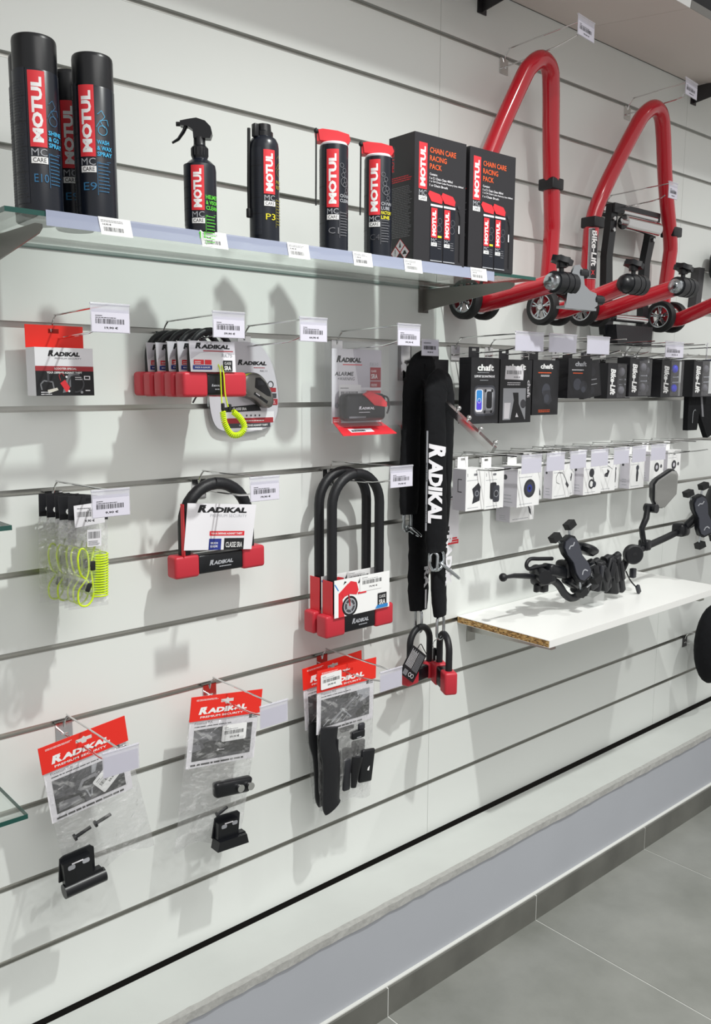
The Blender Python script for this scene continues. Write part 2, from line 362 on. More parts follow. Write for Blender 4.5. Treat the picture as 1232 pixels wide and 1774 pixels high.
# ------------------------------------------------------------------ shelf brackets and shelves
def bracket(loc, label, depth=.29, h=.058, grp=None, metal='grey_metal', group=None):
    t = thing('shelf_bracket', label, 'bracket', loc, group=group)
    MB().box(-.017, .017, -.003, -.0006, -.062, .004, metal).box(-.014, .014, -.003, .009, .001, .003, metal).build('wall_plate', t)
    pr = [(0.003, -h), (.003, -.004), (depth - .02, -.008), (depth, -.012), (depth, -.018), (depth - .012, -.024)]
    mb = MB(); mb.prism([(-a, b) for a, b in pr], .003, metal, lambda u, v, w: (w - .0015, u, v)); mb.build('arm', t)
    return t
def glass_shelf(x0, x1, z, depth, label):
    t = thing('glass_shelf', label, 'shelf', ((x0 + x1) / 2, 0, z)); L = (x1 - x0) / 2
    MB().box(-L + .0008, L - .0008, -depth + .0008, -.0022, -.0072, 0, 'glass').build('pane', t)
    mb = MB().box(-L, L, -depth, -depth + .0008, -.0072, 0, 'glass_edge').box(-L, -L + .0008, -depth + .0008, -.002, -.0072, 0, 'glass_edge').box(L - .0008, L, -depth + .0008, -.002, -.0072, 0, 'glass_edge').box(-L + .0008, L - .0008, -.0028, -.002, -.0072, 0, 'glass_edge')
    mb.build('polished_edge', t); return t
gs = glass_shelf(.457, 1.660, 1.743, .306, 'long clear glass shelf carrying the row of black spray cans')
glass_shelf(-.75, .444, 1.293, .304, 'glass shelf end with green edge beside the neon cable packs')
glass_shelf(-.75, .444, .843, .304, 'glass shelf corner beside the lowest left hanging bag')
bracket((1.603, 0, 1.7395), 'grey steel bracket under right end of the glass shelf of cans', metal='grey_metal')
bracket((.515, 0, 1.7395), 'grey steel bracket under left end of the glass shelf of cans')
bracket((.40, 0, 1.2895), 'bracket under glass shelf left of the neon cable packs')
bracket((.40, 0, .8395), 'bracket under lowest glass shelf at left')
# price strip with paper labels
ps = thing('price_strip', 'translucent bluish label strip clipped along the glass shelf front', 'label strip', (1.01, -.3075, 1.7345))
MB().hexa([(-.495, -.0006, -.0115), (-.495, -.0003, .0105), (-.495, 0, -.0115), (-.495, .0003, .0105), (.500, -.0006, -.0115), (.500, -.0003, .0105), (.500, 0, -.0115), (.500, .0003, .0105)], 'strip').build('strip', ps)
for i, (x0, w_) in enumerate(((.594, .052), (.769, .050), (.945, .048), (1.098, .048), (1.232, .050), (1.430, .052))):
    a = Art(lambda u, v, w, x0=x0: (x0 - 1.01 + u - .18 * (v - .024), -.0012 - w, -.0145 + v)); a.rect(0, 0, w_, .0255, 'white')
    a.greek(.003, .0185, w_ * .7, .004, 2, 'ink_grey', seed=i); a.bars(.006, .0055, w_ * .62, .006, 'ink_mid', i, 22); a.text(('14,90 €', '9,90 €', '9,90 €', '11,90 €', '14,90 €', '29,90 €')[i], .005, .0135, .014, .0032, 'ink_mid')
    a.build('paper_label', ps)
# upper display shelves (underside in view)
us = thing('display_shelf', 'wide shelf board above, seen from below, white front edge', 'shelf', (.6, 0, 2.4975), (.1327, 0, 0))
MB().box(-2.2, 1.600, -.353, -.004, 0, .019, 'shelf_board').build('board', us); MB().box(-2.2, 1.600, -.3542, -.353, 0, .019, 'shelf_white').build('edge_band', us)
us2 = thing('display_shelf', 'upper shelf board at top right corner with dark box on it', 'shelf', (3.5, 0, 2.4975), (.1327, 0, 0))
MB().box(-1.2985, 1.7, -.353, -.004, 0, .019, 'shelf_board').build('board', us2); MB().box(-1.2985, 1.7, -.3542, -.353, 0, .019, 'grey_metal').build('edge_band', us2)  # grey band colour stands for a less lit front edge
st = thing('storage_box', 'dark box standing on the top right shelf', 'box', (2.80, -.0026, 2.5166), (.1327, 0, 0))
MB().rbox((0, -.190, .111), (1.15, .30, .22), .006, 'soft').build('body', st)
bracket((1.80, 0, 2.4955), 'dark shelf bracket at top centre, the one with visible arm', metal='dark_metal')
bracket((1.655, 0, 2.4955), 'dark shelf bracket at top edge left of its neighbour', metal='dark_metal')
bracket((2.885, 0, 2.4955), 'dark shelf bracket behind the top right price tag', metal='dark_metal')
# white chipboard shelf
ws = thing('white_shelf', 'white chipboard shelf with raw particle edge carrying the handlebar display', 'shelf', (2.205, 0, .860))
MB().box(-.4475, .4655, -.3105, -.001, -.001, 0, 'shelf_white').box(-.4475, .4655, -.3115, -.3105, -.019, 0, 'shelf_white').box(-.4475, .4655, -.3105, -.001, -.019, -.018, 'shelf_white').box(.4645, .4655, -.3105, -.001, -.018, -.001, 'shelf_white').build('melamine_skin', ws)
MB().box(-.4475, .4644, -.3104, -.0015, -.018, -.001, 'chipboard').build('particle_core', ws)
bracket((1.815, 0, .8405), 'steel bracket under left end of white shelf', metal='alu', h=.036)
bracket((2.60, 0, .8405), 'steel bracket under right end of white shelf', metal='alu', h=.036)

# ------------------------------------------------------------------ wire hooks with price tags
def hook(x, k, label, L=.235, price=None, price_tag=True, seed=1, tagw=.068, tilt=0., plate='chrome', name=True, tagrot=0.):
    t = thing('display_hook', label, 'hook', (x, 0, G(k)))
    MB().box(-.0165, .0165, -.0022, -.0006, -.042, -.002, plate).box(-.0165, .0165, -.0022, .007, -.003, -.0018, plate).build('back_plate', t)
    MB().tube(spl([(0, -.002, -.012), (0, -.008, .004), (0, -.022, .0165), (0, -.035, .0175), (0, -L + .003, .0215)], 4), .0017, 'chrome', 8).build('upper_wire', t)
    MB().tube([(-.001, -.002, -.026), (-.001, -.16, -.020), (-.001, -.185, -.0165), (-.001, -L + .02, -.0095)], .0019, 'chrome', 8).tube([(-.007, -.0022, -.026), (.007, -.0022, -.026)], .0019, 'chrome', 8).build('lower_wire', t)
    if price_tag:
        e = MB(); w_ = tagw / 2
        e.rbox((0, 0, -.018), (tagw, .0012, .044), .0003, 'tag_clear', 1); e.tube([(-w_, 0, .005), (w_, 0, .005)], .0022, 'tag_clear', 8)
        e.box(-w_ + .002, w_ - .002, -.0002, .0002, -.0395, -.003, 'tag_paper')
        o = e.build('price_tag', t, (.002, -L - .002, .017), (tilt, 0, tagrot))
        if price:
            a = Art(lambda u, v, w: (-w_ + u, -.0008 - w, -.0395 + v)); a.rect(.0015, .0005, tagw - .003, .031, 'tag_print')
            a.greek(.008, .0255, .012, .0018, 1, 'ink', .7, seed); a.greek(.008, .0225, tagw * .62, .0018, 1, 'ink_mid', .7, seed + 1)
            a.bars(.008, .0135, tagw * .74, .008, 'ink', seed, 28); a.text(price, tagw * .34, .005, tagw * .34, .0042, 'ink', .03); a.build('print', o)
    return t
hook(.640, 5, 'wire hook holding the red white and black boxed lock', price='19,90 €', seed=2)
hook(.866, 5, 'wire hook holding the row of small shackle locks', price='59,90 €', seed=3)
hook(1.059, 5, 'wire hook holding the grey disc lock blister', price='64,90 €', seed=4)
hook(1.318, 5, 'wire hook holding the alarm disc lock blister', price='99,90 €', seed=5)
hook(.629, 7, 'wire hook holding the neon yellow cable packs', price='9,90 €', seed=6)
hook(.940, 7, 'wire hook holding the short wide shackle lock', price='79,90 €', seed=7)
hook(1.291, 7, 'wire hook holding the pair of tall shackle locks', price='79,90 €', seed=8, L=.245)
hook(.628, 10, 'wire hook with blank tag at lower left, bag with two screws', L=.238)
hook(.955, 10, 'wire hook with blank tag in the middle of the bottom row', L=.236)
hook(1.271, 10, 'wire hook with blank tag under the tall shackle locks', L=.24)
hook(1.893, 0, 'wire hook holding the left red paddock stand handle', L=.25, price='99,90 €', seed=9, tagw=.082, tagrot=.1)
hook(2.490, 0, 'wire hook holding the right red paddock stand handle', L=.205, price='89,90 €', seed=10, tagw=.085, tagrot=.1)
hook(2.392, 2, 'wire hook holding the black roller stand', L=.22, price='99,90 €', seed=11, tagw=.05)

# ------------------------------------------------------------------ spray cans
def brand_label(a, u, v, w_, h, line=('MC', 'CARE')):
    a.rect(u, v, w_, h, 'red_print'); a.text('MOTUL', u + w_ * .17, v + h * .06, w_ * .64, h * .86, 'white', .05, .0, 1)
    a.text('MC', u + w_ * .04, v - w_ * .53, w_ * .93, w_ * .44, 'ink_light', .0); a.rect(u + w_ * .02, v - w_ * .98, w_ * .98, w_ * .40, 'white')
    a.text('CARE', u + w_ * .12, v - w_ * .91, w_ * .78, w_ * .27, 'ink', .01)
def can_print(t, r, t0, w_, zt, zb, code, lines, ink, codeink, extra=None):
    a = Art(wrap(r, t0), .002); h = zt - zb
    a.rect(-w_ / 2 - r * 1.15, .012, r * 1.02, zt - .008, 'can_side')
    for i in range(5): a.rect(-w_ / 2 - r * 1.15, .02 + (zt - .02) * i / 5, r * 1.0, .0012, 'ink')
    a.greek(-w_ / 2 - r * 1.1, .02, r * .9, zt - .03, 40, 'charcoal', .35, 5)
    brand_label(a, -w_ / 2, zb, w_, h)
    a.text(code, -w_ / 2 + w_ * .15, zb - w_ * 2.1, w_ * .85, w_ * .5, codeink, -.0)
    u = w_ / 2 + .002
    for i, (s_, c_) in enumerate(lines): a.text(s_, u, zb + .018 - i * .0085, min(.024, .0046 * len(s_)), .0062, c_, .02)
    a.greek(u + .001, zb - .05, .018, .045, 9, ink, .25, 9); a.line([(u - .0005, zb - .055), (u - .0005, zb - .008), (u + .02, zb - .006)], .0006, ink)
    if extra: extra(a, u, zb + .03)
    a.build('printed_label', t)
def bike_lines(ink):
    def f(a, u, v):
        a.disc(u + .009, v + .008, .007, ink, 18, .0063); a.line([(u + .002, v + .03), (u + .008, v + .036), (u + .013, v + .028), (u + .006, v + .02), (u + .012, v + .012)], .0006, ink)
        a.line([(u, v + .012), (u + .006, v + .022), (u + .016, v + .024), (u + .018, v + .016)], .0006, ink)
    return f
def chain_lines(ink):
    def f(a, u, v):
        for i in range(7): a.disc(u + .004 + .010 * (i % 2) * .4 + i * .0014, v + .045 - i * .0085, .0042, ink, 14, .0035)
        a.disc(u + .010, v + .016, .0085, ink, 18, .0078)
    return f
def aero_can(x, y, r, h, t0, label, args, lw=.023, grp=None, rear=False):
    t = thing('spray_can', label, 'spray can', (x, y, 1.743), group=grp)
    MB().lathe([(r * .93, 0), (r, .002), (r, h * .795), (r * .985, h * .80)], (0, 0, 0), 'can_black', 40).build('can_body', t)
    MB().lathe([(r * .985, h * .80), (r * .985, h * .975), (r * .965, h * .992), (r * .92, h), (0, h)], (0, 0, 0), 'satin', 40).build('cap', t)
    can_print(t, r, t0, lw, *args); return t
c10 = aero_can(.525, -.268, .0315, .243, -.36, 'tall black spray can marked E10, front left on the shelf', (.192, .089, 'E10', [('SHINE', 'blue_ink'), ('& GO', 'blue_ink'), ('SPRAY', 'blue_ink')], 'blue_dim', 'blue_dim', bike_lines('blue_dim')))
c9 = aero_can(.612, -.270, .0305, .238, -.80, 'tall black spray can marked E9, second from the left in front', (.191, .090, 'E9', [('WASH', 'blue_ink'), ('& WAX', 'blue_ink'), ('SPRAY', 'blue_ink')], 'blue_dim', 'blue_dim', bike_lines('blue_ink')))
dup(c10, (.548, -.193, 1.743), label='black spray can mostly hidden behind the can marked E10')
dup(c9, (.616, -.178, 1.743), (0, 0, .25), label='black spray can right behind the can marked E9')
# trigger bottle
t = thing('spray_bottle', 'black trigger spray bottle with green print marked M1', 'spray bottle', (.785, -.287, 1.743))
r = .0262
MB().lathe([(r * .9, 0), (r, .003), (r, .100), (r * .95, .108), (r * .7, .114), (.0125, .118), (.0125, .121)], (0, 0, 0), 'can_black', 36).build('bottle', t)
nk = MB().lathe([(.0128, .120), (.0135, .122), (.0135, .136), (.0105, .139), (.0095, .141), (.0095, .152)], (0, 0, 0), 'satin', 24)
for k in range(16): a_ = 2 * pi * k / 16; nk.box(.0135 * cos(a_) - .0006, .0135 * cos(a_) + .0006, .0135 * sin(a_) - .0006, .0135 * sin(a_) + .0006, .123, .135, 'black')
nk.build('collar', t)
e = (-.95, -.1)    # nozzle points left in view
hd = [(.018, .150), (.021, .158), (.019, .168), (.010, .177), (-.004, .181), (-.016, .179), (-.030, .176), (-.030, .169), (-.018, .168), (-.010, .163), (-.009, .150)]
dirx = Vector((.80, -.60, 0)); nrm = Vector((.60, .80, 0))
MB().prism(hd, .017, 'satin', lambda u, v, w: tuple(dirx * u + nrm * (w - .0085) + Vector((0, 0, v)))).build('spray_head', t)
MB().tube([tuple(dirx * a + Vector((0, 0, b))) for a, b in ((-.020, .171), (-.026, .160), (-.034, .149), (-.044, .143))], [.005, .0048, .004, .0028], 'satin', 10, flat=(.6, 1.2)).build('trigger', t)
MB().cyl(tuple(dirx * -.029 + Vector((0, 0, .1725))), tuple(dirx * -.037 + Vector((0, 0, .1725))), .0035, 'satin').build('nozzle', t)
can_print(t, r, -.72, .021, .104, .034, 'M1', [('HELMET', 'green_ink'), ('& VISOR', 'green_ink'), ('CLEAN', 'green_ink')], 'green_ink', 'green_ink', None)
# puncture spray
t = thing('spray_can', 'black tyre repair spray with screw cap and side tube, marked P3', 'spray can', (.920, -.277, 1.743)); r = .0262
MB().lathe([(r * .93, 0), (r, .002), (r, .160), (r * .96, .168), (r * .82, .175), (r * .6, .179), (.013, .181)], (0, 0, 0), 'can_black', 36).build('can_body', t)
MB().lathe([(.0165, .176), (.0165, .186), (.0135, .188), (.0125, .199), (0, .200)], (0, 0, 0), 'satin', 24).rbox((-.020, -.004, .186), (.010, .010, .022), .002, 'satin').build('valve_cap', t)
MB().tube([(-.028, .004, .190), (-.0285, .006, .10), (-.0285, .006, .058)], .0028, 'rubber', 8).rbox((-.0285, .006, .050), (.008, .008, .016), .002, 'rubber').build('side_tube', t)
can_print(t, r, -.25, .0205, .153, .080, 'P3', [('PNEU', 'gold_dim'), ('REPAIR', 'gold_dim')], 'gold_dim', 'yellow_ink', bike_lines('gold_dim'))
# chain sprays with red folding nozzle
def chain_can(x, y, t0, hrot, label, args, h=.190):
    r = .0268; t = thing('spray_can', label, 'spray can', (x, y, 1.743))
    MB().lathe([(r * .93, 0), (r, .002), (r, h), (r * .985, h + .003)], (0, 0, 0), 'can_black', 40).build('can_body', t)
    MB().lathe([(r * .95, h + .003), (r * .97, h + .006), (r * .9, h + .008), (r * .6, h + .0085), (r * .55, h + .010), (0, h + .010)], (0, 0, 0), 'card', 36).build('valve_collar', t)
    hp = MB(); q = Matrix.Rotation(hrot, 3, 'Z')
    pr = [(-.033, .017), (.026, .013), (.030, .020), (.027, .030), (.006, .036), (-.022, .039), (-.036, .036)]
    for w0, w1, k in ((-.0115, .0115, 1), (-.0135, .0135, .82)):
        hp.prism([(a * k, h + .017 + (b - .024) * k) for a, b in pr], w1 - w0, 'red_print', lambda u, v, w, w0=w0: tuple(q @ Vector((u, w + w0, v))))
    hp.build('folding_nozzle', t)
    p0 = q @ Vector((-.034, -.013, 0)); MB().tube([(p0.x, p0.y, h + .032), (p0.x, p0.y, h + .012), (p0.x - .001, p0.y, h - .105)], .0016, 'rubber', 8).sphere((p0.x, p0.y, h + .027), .0045, 'rubber').build('straw', t)
    can_print(t, r, t0, .0225, *args, chain_lines('ink_grey')); return t
chain_can(1.085, -.270, -.78, -.62, 'black spray with red folding nozzle marked C1', (.183, .080, 'C1', [('CHAIN', 'ink_light'), ('CLEAN', 'ink_light')], 'ink_grey', 'ink_grey'))
chain_can(1.196, -.272, -1.02, -.75, 'black spray with red folding nozzle marked C4, yellow line', (.183, .080, 'C4', [('CHAIN', 'ink_light'), ('LUBE', 'ink_light'), ('FACTORY', 'yellow_ink'), ('LINE', 'yellow_ink')], 'ink_grey', 'ink_mid'), h=.187)
# racing pack boxes
def pack(x, y, label, rot):
    t = thing('gift_box', label, 'box', (x, y, 1.743), (0, 0, rot)); W, D, H = .148, .075, .247
    MB().box(0, W, -D, 0, 0, H, 'box_black').build('carton', t)
    a = Art(front(0, -D, 0)); brand_label(a, .012, .142, .023, .088)
    for i, s_ in enumerate(('CHAIN CARE', 'RACING', 'PACK')): a.text(s_, .042, .214 - i * .0155, (.075, .048, .034)[i], .0105, 'orange', .01)
    a.text('Contains:', .042, .171, .022, .0045, 'card', .01)
    for i, s_ in enumerate(('1 x C1 Chain Clean 400ml', '1 x C4 Chain Lube Factory Line 400ml', '1 x Chain Brush')): a.text(s_, .042, .1635 - i * .0068, (.066, .098, .052)[i], .0046, 'card', .01)
    for k in (0, 1):
        u = .046 + k * .037
        a.rect(u, .006, .034, .108, 'can_black'); a.rect(u, .112, .034, .004, 'card'); a.poly([(u - .008, .134), (u - .004, .141), (u + .026, .137), (u + .034, .128), (u + .032, .119), (u + .002, .121)], 'red_print')
        brand_label(a, u + .002, .051, .017, .058); a.disc(u + .027, .085, .006, 'ink_grey', 16, .0054); a.disc(u + .025, .070, .007, 'ink_grey', 16, .0064)
        if k == 0: a.rect(u + .021, .052, .011, .004, 'yellow_ink')
        a.greek(u + .021, .030, .010, .018, 4, 'ink_grey', .3, k); a.rect(u, .0045, .034, .002, 'ink_light')
    a.line([(.128, .112), (.133, .100), (.133, .010)], .004, 'box_dark'); a.disc(.127, .118, .004, 'charcoal'); a.rect(.1265, .066, .0035, .016, 'card'); a.build('front_print', t)
    s_ = Art(left(0, 0, 0)); s_.rect(.004, .178, .014, .050, 'ink_mid'); s_.text('MOTUL', .006, .180, .010, .044, 'red_print', .03, 0, 1); s_.greek(.008, .158, .06, .012, 3, 'red_print', .5, 3)
    s_.greek(.005, .050, .065, .100, 30, 'ink_grey', .42, 8)
    for cx, cy in ((.036, .034), (.022, .020), (.050, .020), (.036, .006)):
        if cy > .01: s_.poly([(cx - .0135, cy), (cx, cy + .0135), (cx + .0135, cy), (cx, cy - .0135)], 'red_print'); s_.poly([(cx - .0120, cy), (cx, cy + .0120), (cx + .0120, cy), (cx, cy - .0120)], 'card')
    s_.poly([(.033, .030), (.036, .042), (.039, .030)], 'ink'); s_.rect(.0212, .018, .0016, .009, 'ink'); s_.rect(.0212, .0145, .0016, .002, 'ink'); s_.disc(.050, .020, .0035, 'ink'); s_.poly([(.043, .016), (.050, .024), (.057, .016)], 'ink'); s_.build('side_print', t)
    return t
pack(1.264, -.230, 'black twin spray gift box with red title, left of the pair', -.02)
pack(1.424, -.232, 'black twin spray gift box with red title, right of the pair', -.015)

# ------------------------------------------------------------------ hanging packs, upper row
t = thing('lock_box', 'small red white and black carton with a red lock picture', 'boxed lock', (.633, -.070, 1.4765), (0, 0, .06)); W, H, D = .1085, .0835, .034
MB().box(-W / 2, W / 2, 0, D, 0, H, 'card').box(-W / 2, W / 2, -.0004, 0, 0, .05, 'ink').build('carton', t)
hb = MB().prism([(-W / 2, 0), (W / 2, 0), (W / 2, .040), (.008, .040), (.008, .026), (-.012, .026), (-.012, .040), (-W / 2, .040)], .0008, 'red_card', lambda u, v, w: (u, D - w, H + v)); hb.prism([(-.012, .034), (.008, .034), (.008, .040), (-.012, .040)], .0008, 'red_card', lambda u, v, w: (u, D - w, H + v)); hb.build('hang_tab', t)
a = Art(lambda u, v, w: (-W / 2 + u, w * 0 + .002 + v, H + w)); a.rect(0, 0, W, D - .003, 'red_card'); a.build('top_print', t)
a = Art(front(-W / 2, -.0004, 0)); a.rect(0, .049, W, .0345, 'card'); a.rect(0, .043, W, .0085, 'red_dim'); a.rect(0, 0, W, .043, 'ink')
a.radikal(.024, .0685, .060, .0085, 'ink'); a.text('PREMIUM SECURITY', .036, .0635, .050, .0028, 'ink_grey', 0); a.text('SCOOTER SPECIAL', .034, .0455, .042, .0035, 'white', .02)
a.text('YOUR DEFENSE AGAINST THEFT', .020, .0385, .066, .0035, 'white', .03); a.poly([(.048, .005), (.064, .008), (.085, .030), (.078, .040), (.060, .038), (.052, .020)], 'ink_grey')
a.disc(.074, .021, .016, 'ink_mid', 20, .013); a.rect(.064, .010, .018, .024, 'box_dark'); a.poly([(.044, .022), (.053, .028), (.063, .013), (.055, .006)], 'red_print'); a.line([(.045, .026), (.042, .036), (.048, .040), (.052, .034)], .0012, 'red_dim'); a.disc(.066, .010, .006, 'box_dark')
a.line([(.010, .010), (.008, .020), (.014, .026), (.030, .024), (.032, .012)], .0025, 'ink_grey'); a.poly([(.022, .004), (.040, .010), (.038, .014), (.020, .010)], 'beige'); a.rect(.020, .024, .004, .014, 'ink_mid')
a.disc(.060, .008, .002, 'card'); a.disc(.056, .033, .002, 'card'); a.disc(.084, .006, .0025, 'ink_light'); a.rect(.089, .028, .012, .007, 'card'); a.rect(.091, .0295, .008, .004, 'ink')
a.greek(.072, .028, .014, .007, 2, 'card', .4, 3); a.greek(.008, .002, .020, .007, 2, 'card', .4, 5); a.rect(.091, .008, .009, .002, 'card'); a.build('front_print', t)

def ulock(name, loc, W, BH, D, SW, top, tr, bw, label, card=None, rot=(0, 0, 0), logo=True, grp=None, bh2=None, sleeve=None, cap='red_soft'):
    """U shackle lock; origin centre of the body bottom, front face towards -y"""
    t = thing(name, label, 'lock', loc, rot, grp)
    for s_ in (-1, 1):
        bx = MB(); bx.rbox((s_ * (W / 2 - bw / 2), 0, BH / 2), (bw, D, BH), .0065, cap, 4); bx.build('end_cap', t)
    MB().rbox((0, 0, BH / 2), (W - 2 * bw + .004, D * .86, BH * .86), .005, 'satin', 3).build('crossbar', t)
    h = top - tr; R_ = SW / 2 - tr; pts = [(-R_, 0, BH * .8)]
    pts += [(-R_, 0, h - R_)] + [(-R_ * cos(pi * k / 16), 0, h - R_ + R_ * sin(pi * k / 16)) for k in range(1, 16)] + [(R_, 0, h - R_), (R_, 0, BH * .8)]
    MB().tube(pts, tr, 'soft', 14, up=(0, 1, 0)).build('shackle', t)
    if logo:
        a = Art(front(-(W / 2 - bw) * .55, -D * .43 - .0004, BH * .42)); L_ = (W / 2 - bw) * 1.1; a.radikal(0, 0, L_, min(BH * .19, L_ * .2), 'ink_light'); a.greek(L_ * .4, -BH * .13, L_ * .6, BH * .07, 1, 'ink_light', .6); a.build('logo', t)
    if card: card(t)
    return t
def small_card(t):
    mb = MB().prism([(-.054, .046), (.042, .046), (.040, .101), (-.057, .101)], .0008, 'card', lambda u, v, w: (u, -.0175 - w, v)); mb.build('info_card', t)
    a = Art(lambda u, v, w: (-.054 + u, -.0187 - w, .046 + v)); a.poly([(0, .022), (.020, .034), (.050, .037), (.094, .033), (.094, .055), (-.003, .055)], 'card_grey')
    a.radikal(.010, .0415, .074, .0085, 'ink'); a.line([(.026, .0375), (.090, .0375)], .0018, 'red_dim'); a.text('RK75', .066, .027, .022, .0065, 'ink_light', 0)
    a.rect(.006, .013, .021, .0085, 'red_print'); a.rect(.029, .013, .014, .0085, 'red_print'); a.greek(.008, .0145, .015, .006, 2, 'white', .4); a.rect(.004, .004, .040, .0075, 'navy'); a.text('MADE IN EUROPE', .008, .0062, .032, .003, 'white', .02)
    a.rect(.068, .001, .020, .020, 'ink'); a.text('SRA', .0705, .003, .0145, .008, 'white', .02); a.text('CLASSE', .0705, .0135, .0145, .0045, 'white', 0); a.build('card_print', t)
l1 = ulock('shackle_lock', (.8700, -.172, 1.474), .137, .046, .034, .100, .1275, .0062, .052, 'frontmost small shackle lock of the red capped row, neon cord on it', small_card)
for i, s_ in enumerate(('second small shackle lock behind the front one in the row', 'middle small shackle lock of the row of five', 'fourth small shackle lock in the row counting from the front', 'rearmost small shackle lock of the row nearest the wall')):
    dup(l1, (.8685 + (-.0015) * i, -.172 + .0375 * (i + 1), 1.474 + .001 * (i % 2)), (0, 0, .02 * ((i % 2) * 2 - 1)), s_)
# neon coil cord
def coil(path, R_, turns, tr, mt='neon', n=8, per=9):
    P = spl(path, 12); L = [0]
    for a, b in zip(P, P[1:]): L.append(L[-1] + (b - a).length)
    N = int(turns * per); out = []; u = Vector((0, 1, 0))
    for i in range(N + 1):
        s_ = L[-1] * i / N; j = max(k for k in range(len(L)) if L[k] <= s_ + 1e-9); j = min(j, len(P) - 2); f = (s_ - L[j]) / max(1e-9, L[j + 1] - L[j])
        p_ = P[j].lerp(P[j + 1], f); T = (P[j + 1] - P[j]).normalized(); u = (u - T * u.dot(T)).normalized(); w_ = T.cross(u); a_ = 2 * pi * turns * i / N
        out.append(p_ + u * (R_ * cos(a_)) + w_ * (R_ * sin(a_)))
    return MB().tube(out, tr, mt, n)
t = thing('coil_cable', 'neon yellow coiled reminder cord looped over the small shackle lock', 'cable', (.878, -.196, 1.46))
coil([(.000, 0, -.012), (.003, -.001, -.034), (.017, -.001, -.055), (.036, -.001, -.056), (.047, -.001, -.043), (.038, -.001, -.026), (.022, 0, -.013)], .0048, 36, .0013).build('coil', t)
MB().tube(spl([(.0, .002, -.006), (-.002, .001, .03), (-.004, .0, .064), (-.003, .012, .078), (.003, .012, .078), (.003, 0, .06), (.006, 0, .02), (.012, 0, -.004)], 5), .0012, 'neon', 8).build('strap', t)
MB().rbox((.001, .001, -.004), (.006, .006, .014), .002, 'rubber').build('crimp', t); MB().rbox((.016, .001, -.006), (.006, .006, .014), .002, 'rubber').build('crimp', t)
t = thing('lock_key', 'small metal key hanging below the front shackle lock', 'key', (.862, -.172, 1.474))
MB().rbox((0, 0, -.007), (.003, .0016, .022), .0006, 'steel').rbox((-.026, .004, -.004), (.003, .002, .016), .0006, 'dark_metal', rot=Matrix.Rotation(.6, 3, 'Y')).build('blade', t)

# disc lock blister with grey metal lock
t = thing('blister_pack', 'rounded blister card with a grey metal disc lock', 'blister pack', (1.052, -.014, 1.393))
def egg(s_=1.0, o=0): 
    pts = [(-.075, .010), (-.03, 0), (.020, .001), (.062, .010), (.080, .028), (.088, .06), (.086, .10), (.072, .15), (.050, .183), (.025, .196), (-.02, .199), (-.06, .193), (-.088, .16), (-.096, .10), (-.092, .045)]
    P = spl([(x, 0, z) for x, z in pts], 4, True); c = Vector((0, 0, .1)); return [((p_.x) * s_, (p_.z - .1) * s_ + .1) for p_ in P]
MB().prism(egg(1.0), .0012, 'blister').build('clear_shell', t); MB().prism([(a_, b_ - .001) for a_, b_ in egg(.955)], .0012, 'card_grey', lambda u, v, w: (u, -.0014 - w, v)).build('card', t)
a = Art(front(0, -.0028, 0)); a.radikal(-.02, .145, .075, .009, 'ink'); a.greek(.02, .139, .035, .003, 1, 'red_dim', .5); a.text('REACTOR' if 0 else 'RK11', .037, .131, .018, .004, 'ink_grey', 0)
a.rect(-.06, .024, .132, .022, 'card'); a.rect(-.06, .022, .130, .011, 'red_dim'); a.rect(-.055, .012, .117, .010, 'ink_mid'); a.text('YOUR DEFENSE AGAINST THEFT', -.02, .015, .075, .004, 'white', .02); a.rect(-.045, .006, .085, .006, 'card')
a.poly([(-.055, .056), (.03, .062), (.038, .048), (-.055, .046)], 'ink'); a.text('CLASSE SRA', -.035, .0495, .035, .006, 'white', .03)
a.text('RK', .056, .099, .014, .010, 'red_dim', .02) if 0 else None
a.disc(.064, .104, .008, 'ink_mid', 16, .006); a.rect(.058, .088, .020, .009, 'red_dim'); a.rect(.060, .075, .019, .010, 'ink_mid'); a.rect(.060, .060, .022, .013, 'red_dim'); a.greek(.062, .063, .015, .007, 3, 'card', .4); a.greek(-.005, .026, .06, .003, 1, 'white', .5); a.text('MOTORCYCLES', .01, .026, .04, .0032, 'white', .02) if 0 else None
for i in range(4): a.disc(.0 + i * .011, .038, .0022, 'ink_mid', 8)
a.build('card_print', t)
dl = MB(); pts = [(-.02, .118), (-.005, .128), (.016, .128), (.036, .112), (.052, .086), (.056, .066), (.048, .054), (.030, .058), (.008, .072), (-.02, .083)]
P = [(p_.x, p_.z) for p_ in spl([(x, 0, z) for x, z in pts], 3, True)]
c0 = (.017, .092)
for k, (w0, w1) in enumerate(((1.0, 1.0), (1.0, .93), (.93, .85))): pass
ring = lambda s_, y: [((a_ - c0[0]) * s_ + c0[0], y, (b_ - c0[1]) * s_ + c0[1]) for a_, b_ in P]
vs = ring(1, -.003) + ring(1, -.020) + ring(.95, -.027) + ring(.84, -.030); n_ = len(P); fs = []
for i in range(3):
    for k in range(n_): fs.append((i * n_ + k, i * n_ + (k + 1) % n_, (i + 1) * n_ + (k + 1) % n_, (i + 1) * n_ + k))
fs.append(tuple(range(3 * n_, 4 * n_))); dl.add(vs, fs, 'grey_metal', True); dl.build('disc_lock', t)
a = Art(front(0, -.0304, 0)); a.poly([(.006, .118), (.018, .119), (.032, .108), (.044, .088), (.045, .078), (.036, .080), (.004, .098)], 'ink'); a.poly([(.010, .114), (.022, .112), (.028, .104), (.012, .102)], 'charcoal'); a.line([(.002, .086), (.036, .066)], .006, 'satin'); a.line([(.006, .086), (.016, .080)], .0022, 'card'); a.build('lock_inlay', t)
MB().tube([(-.03, -.022, .12), (.0, -.024, .125)], .003, 'neon', 6).build('cord', t)

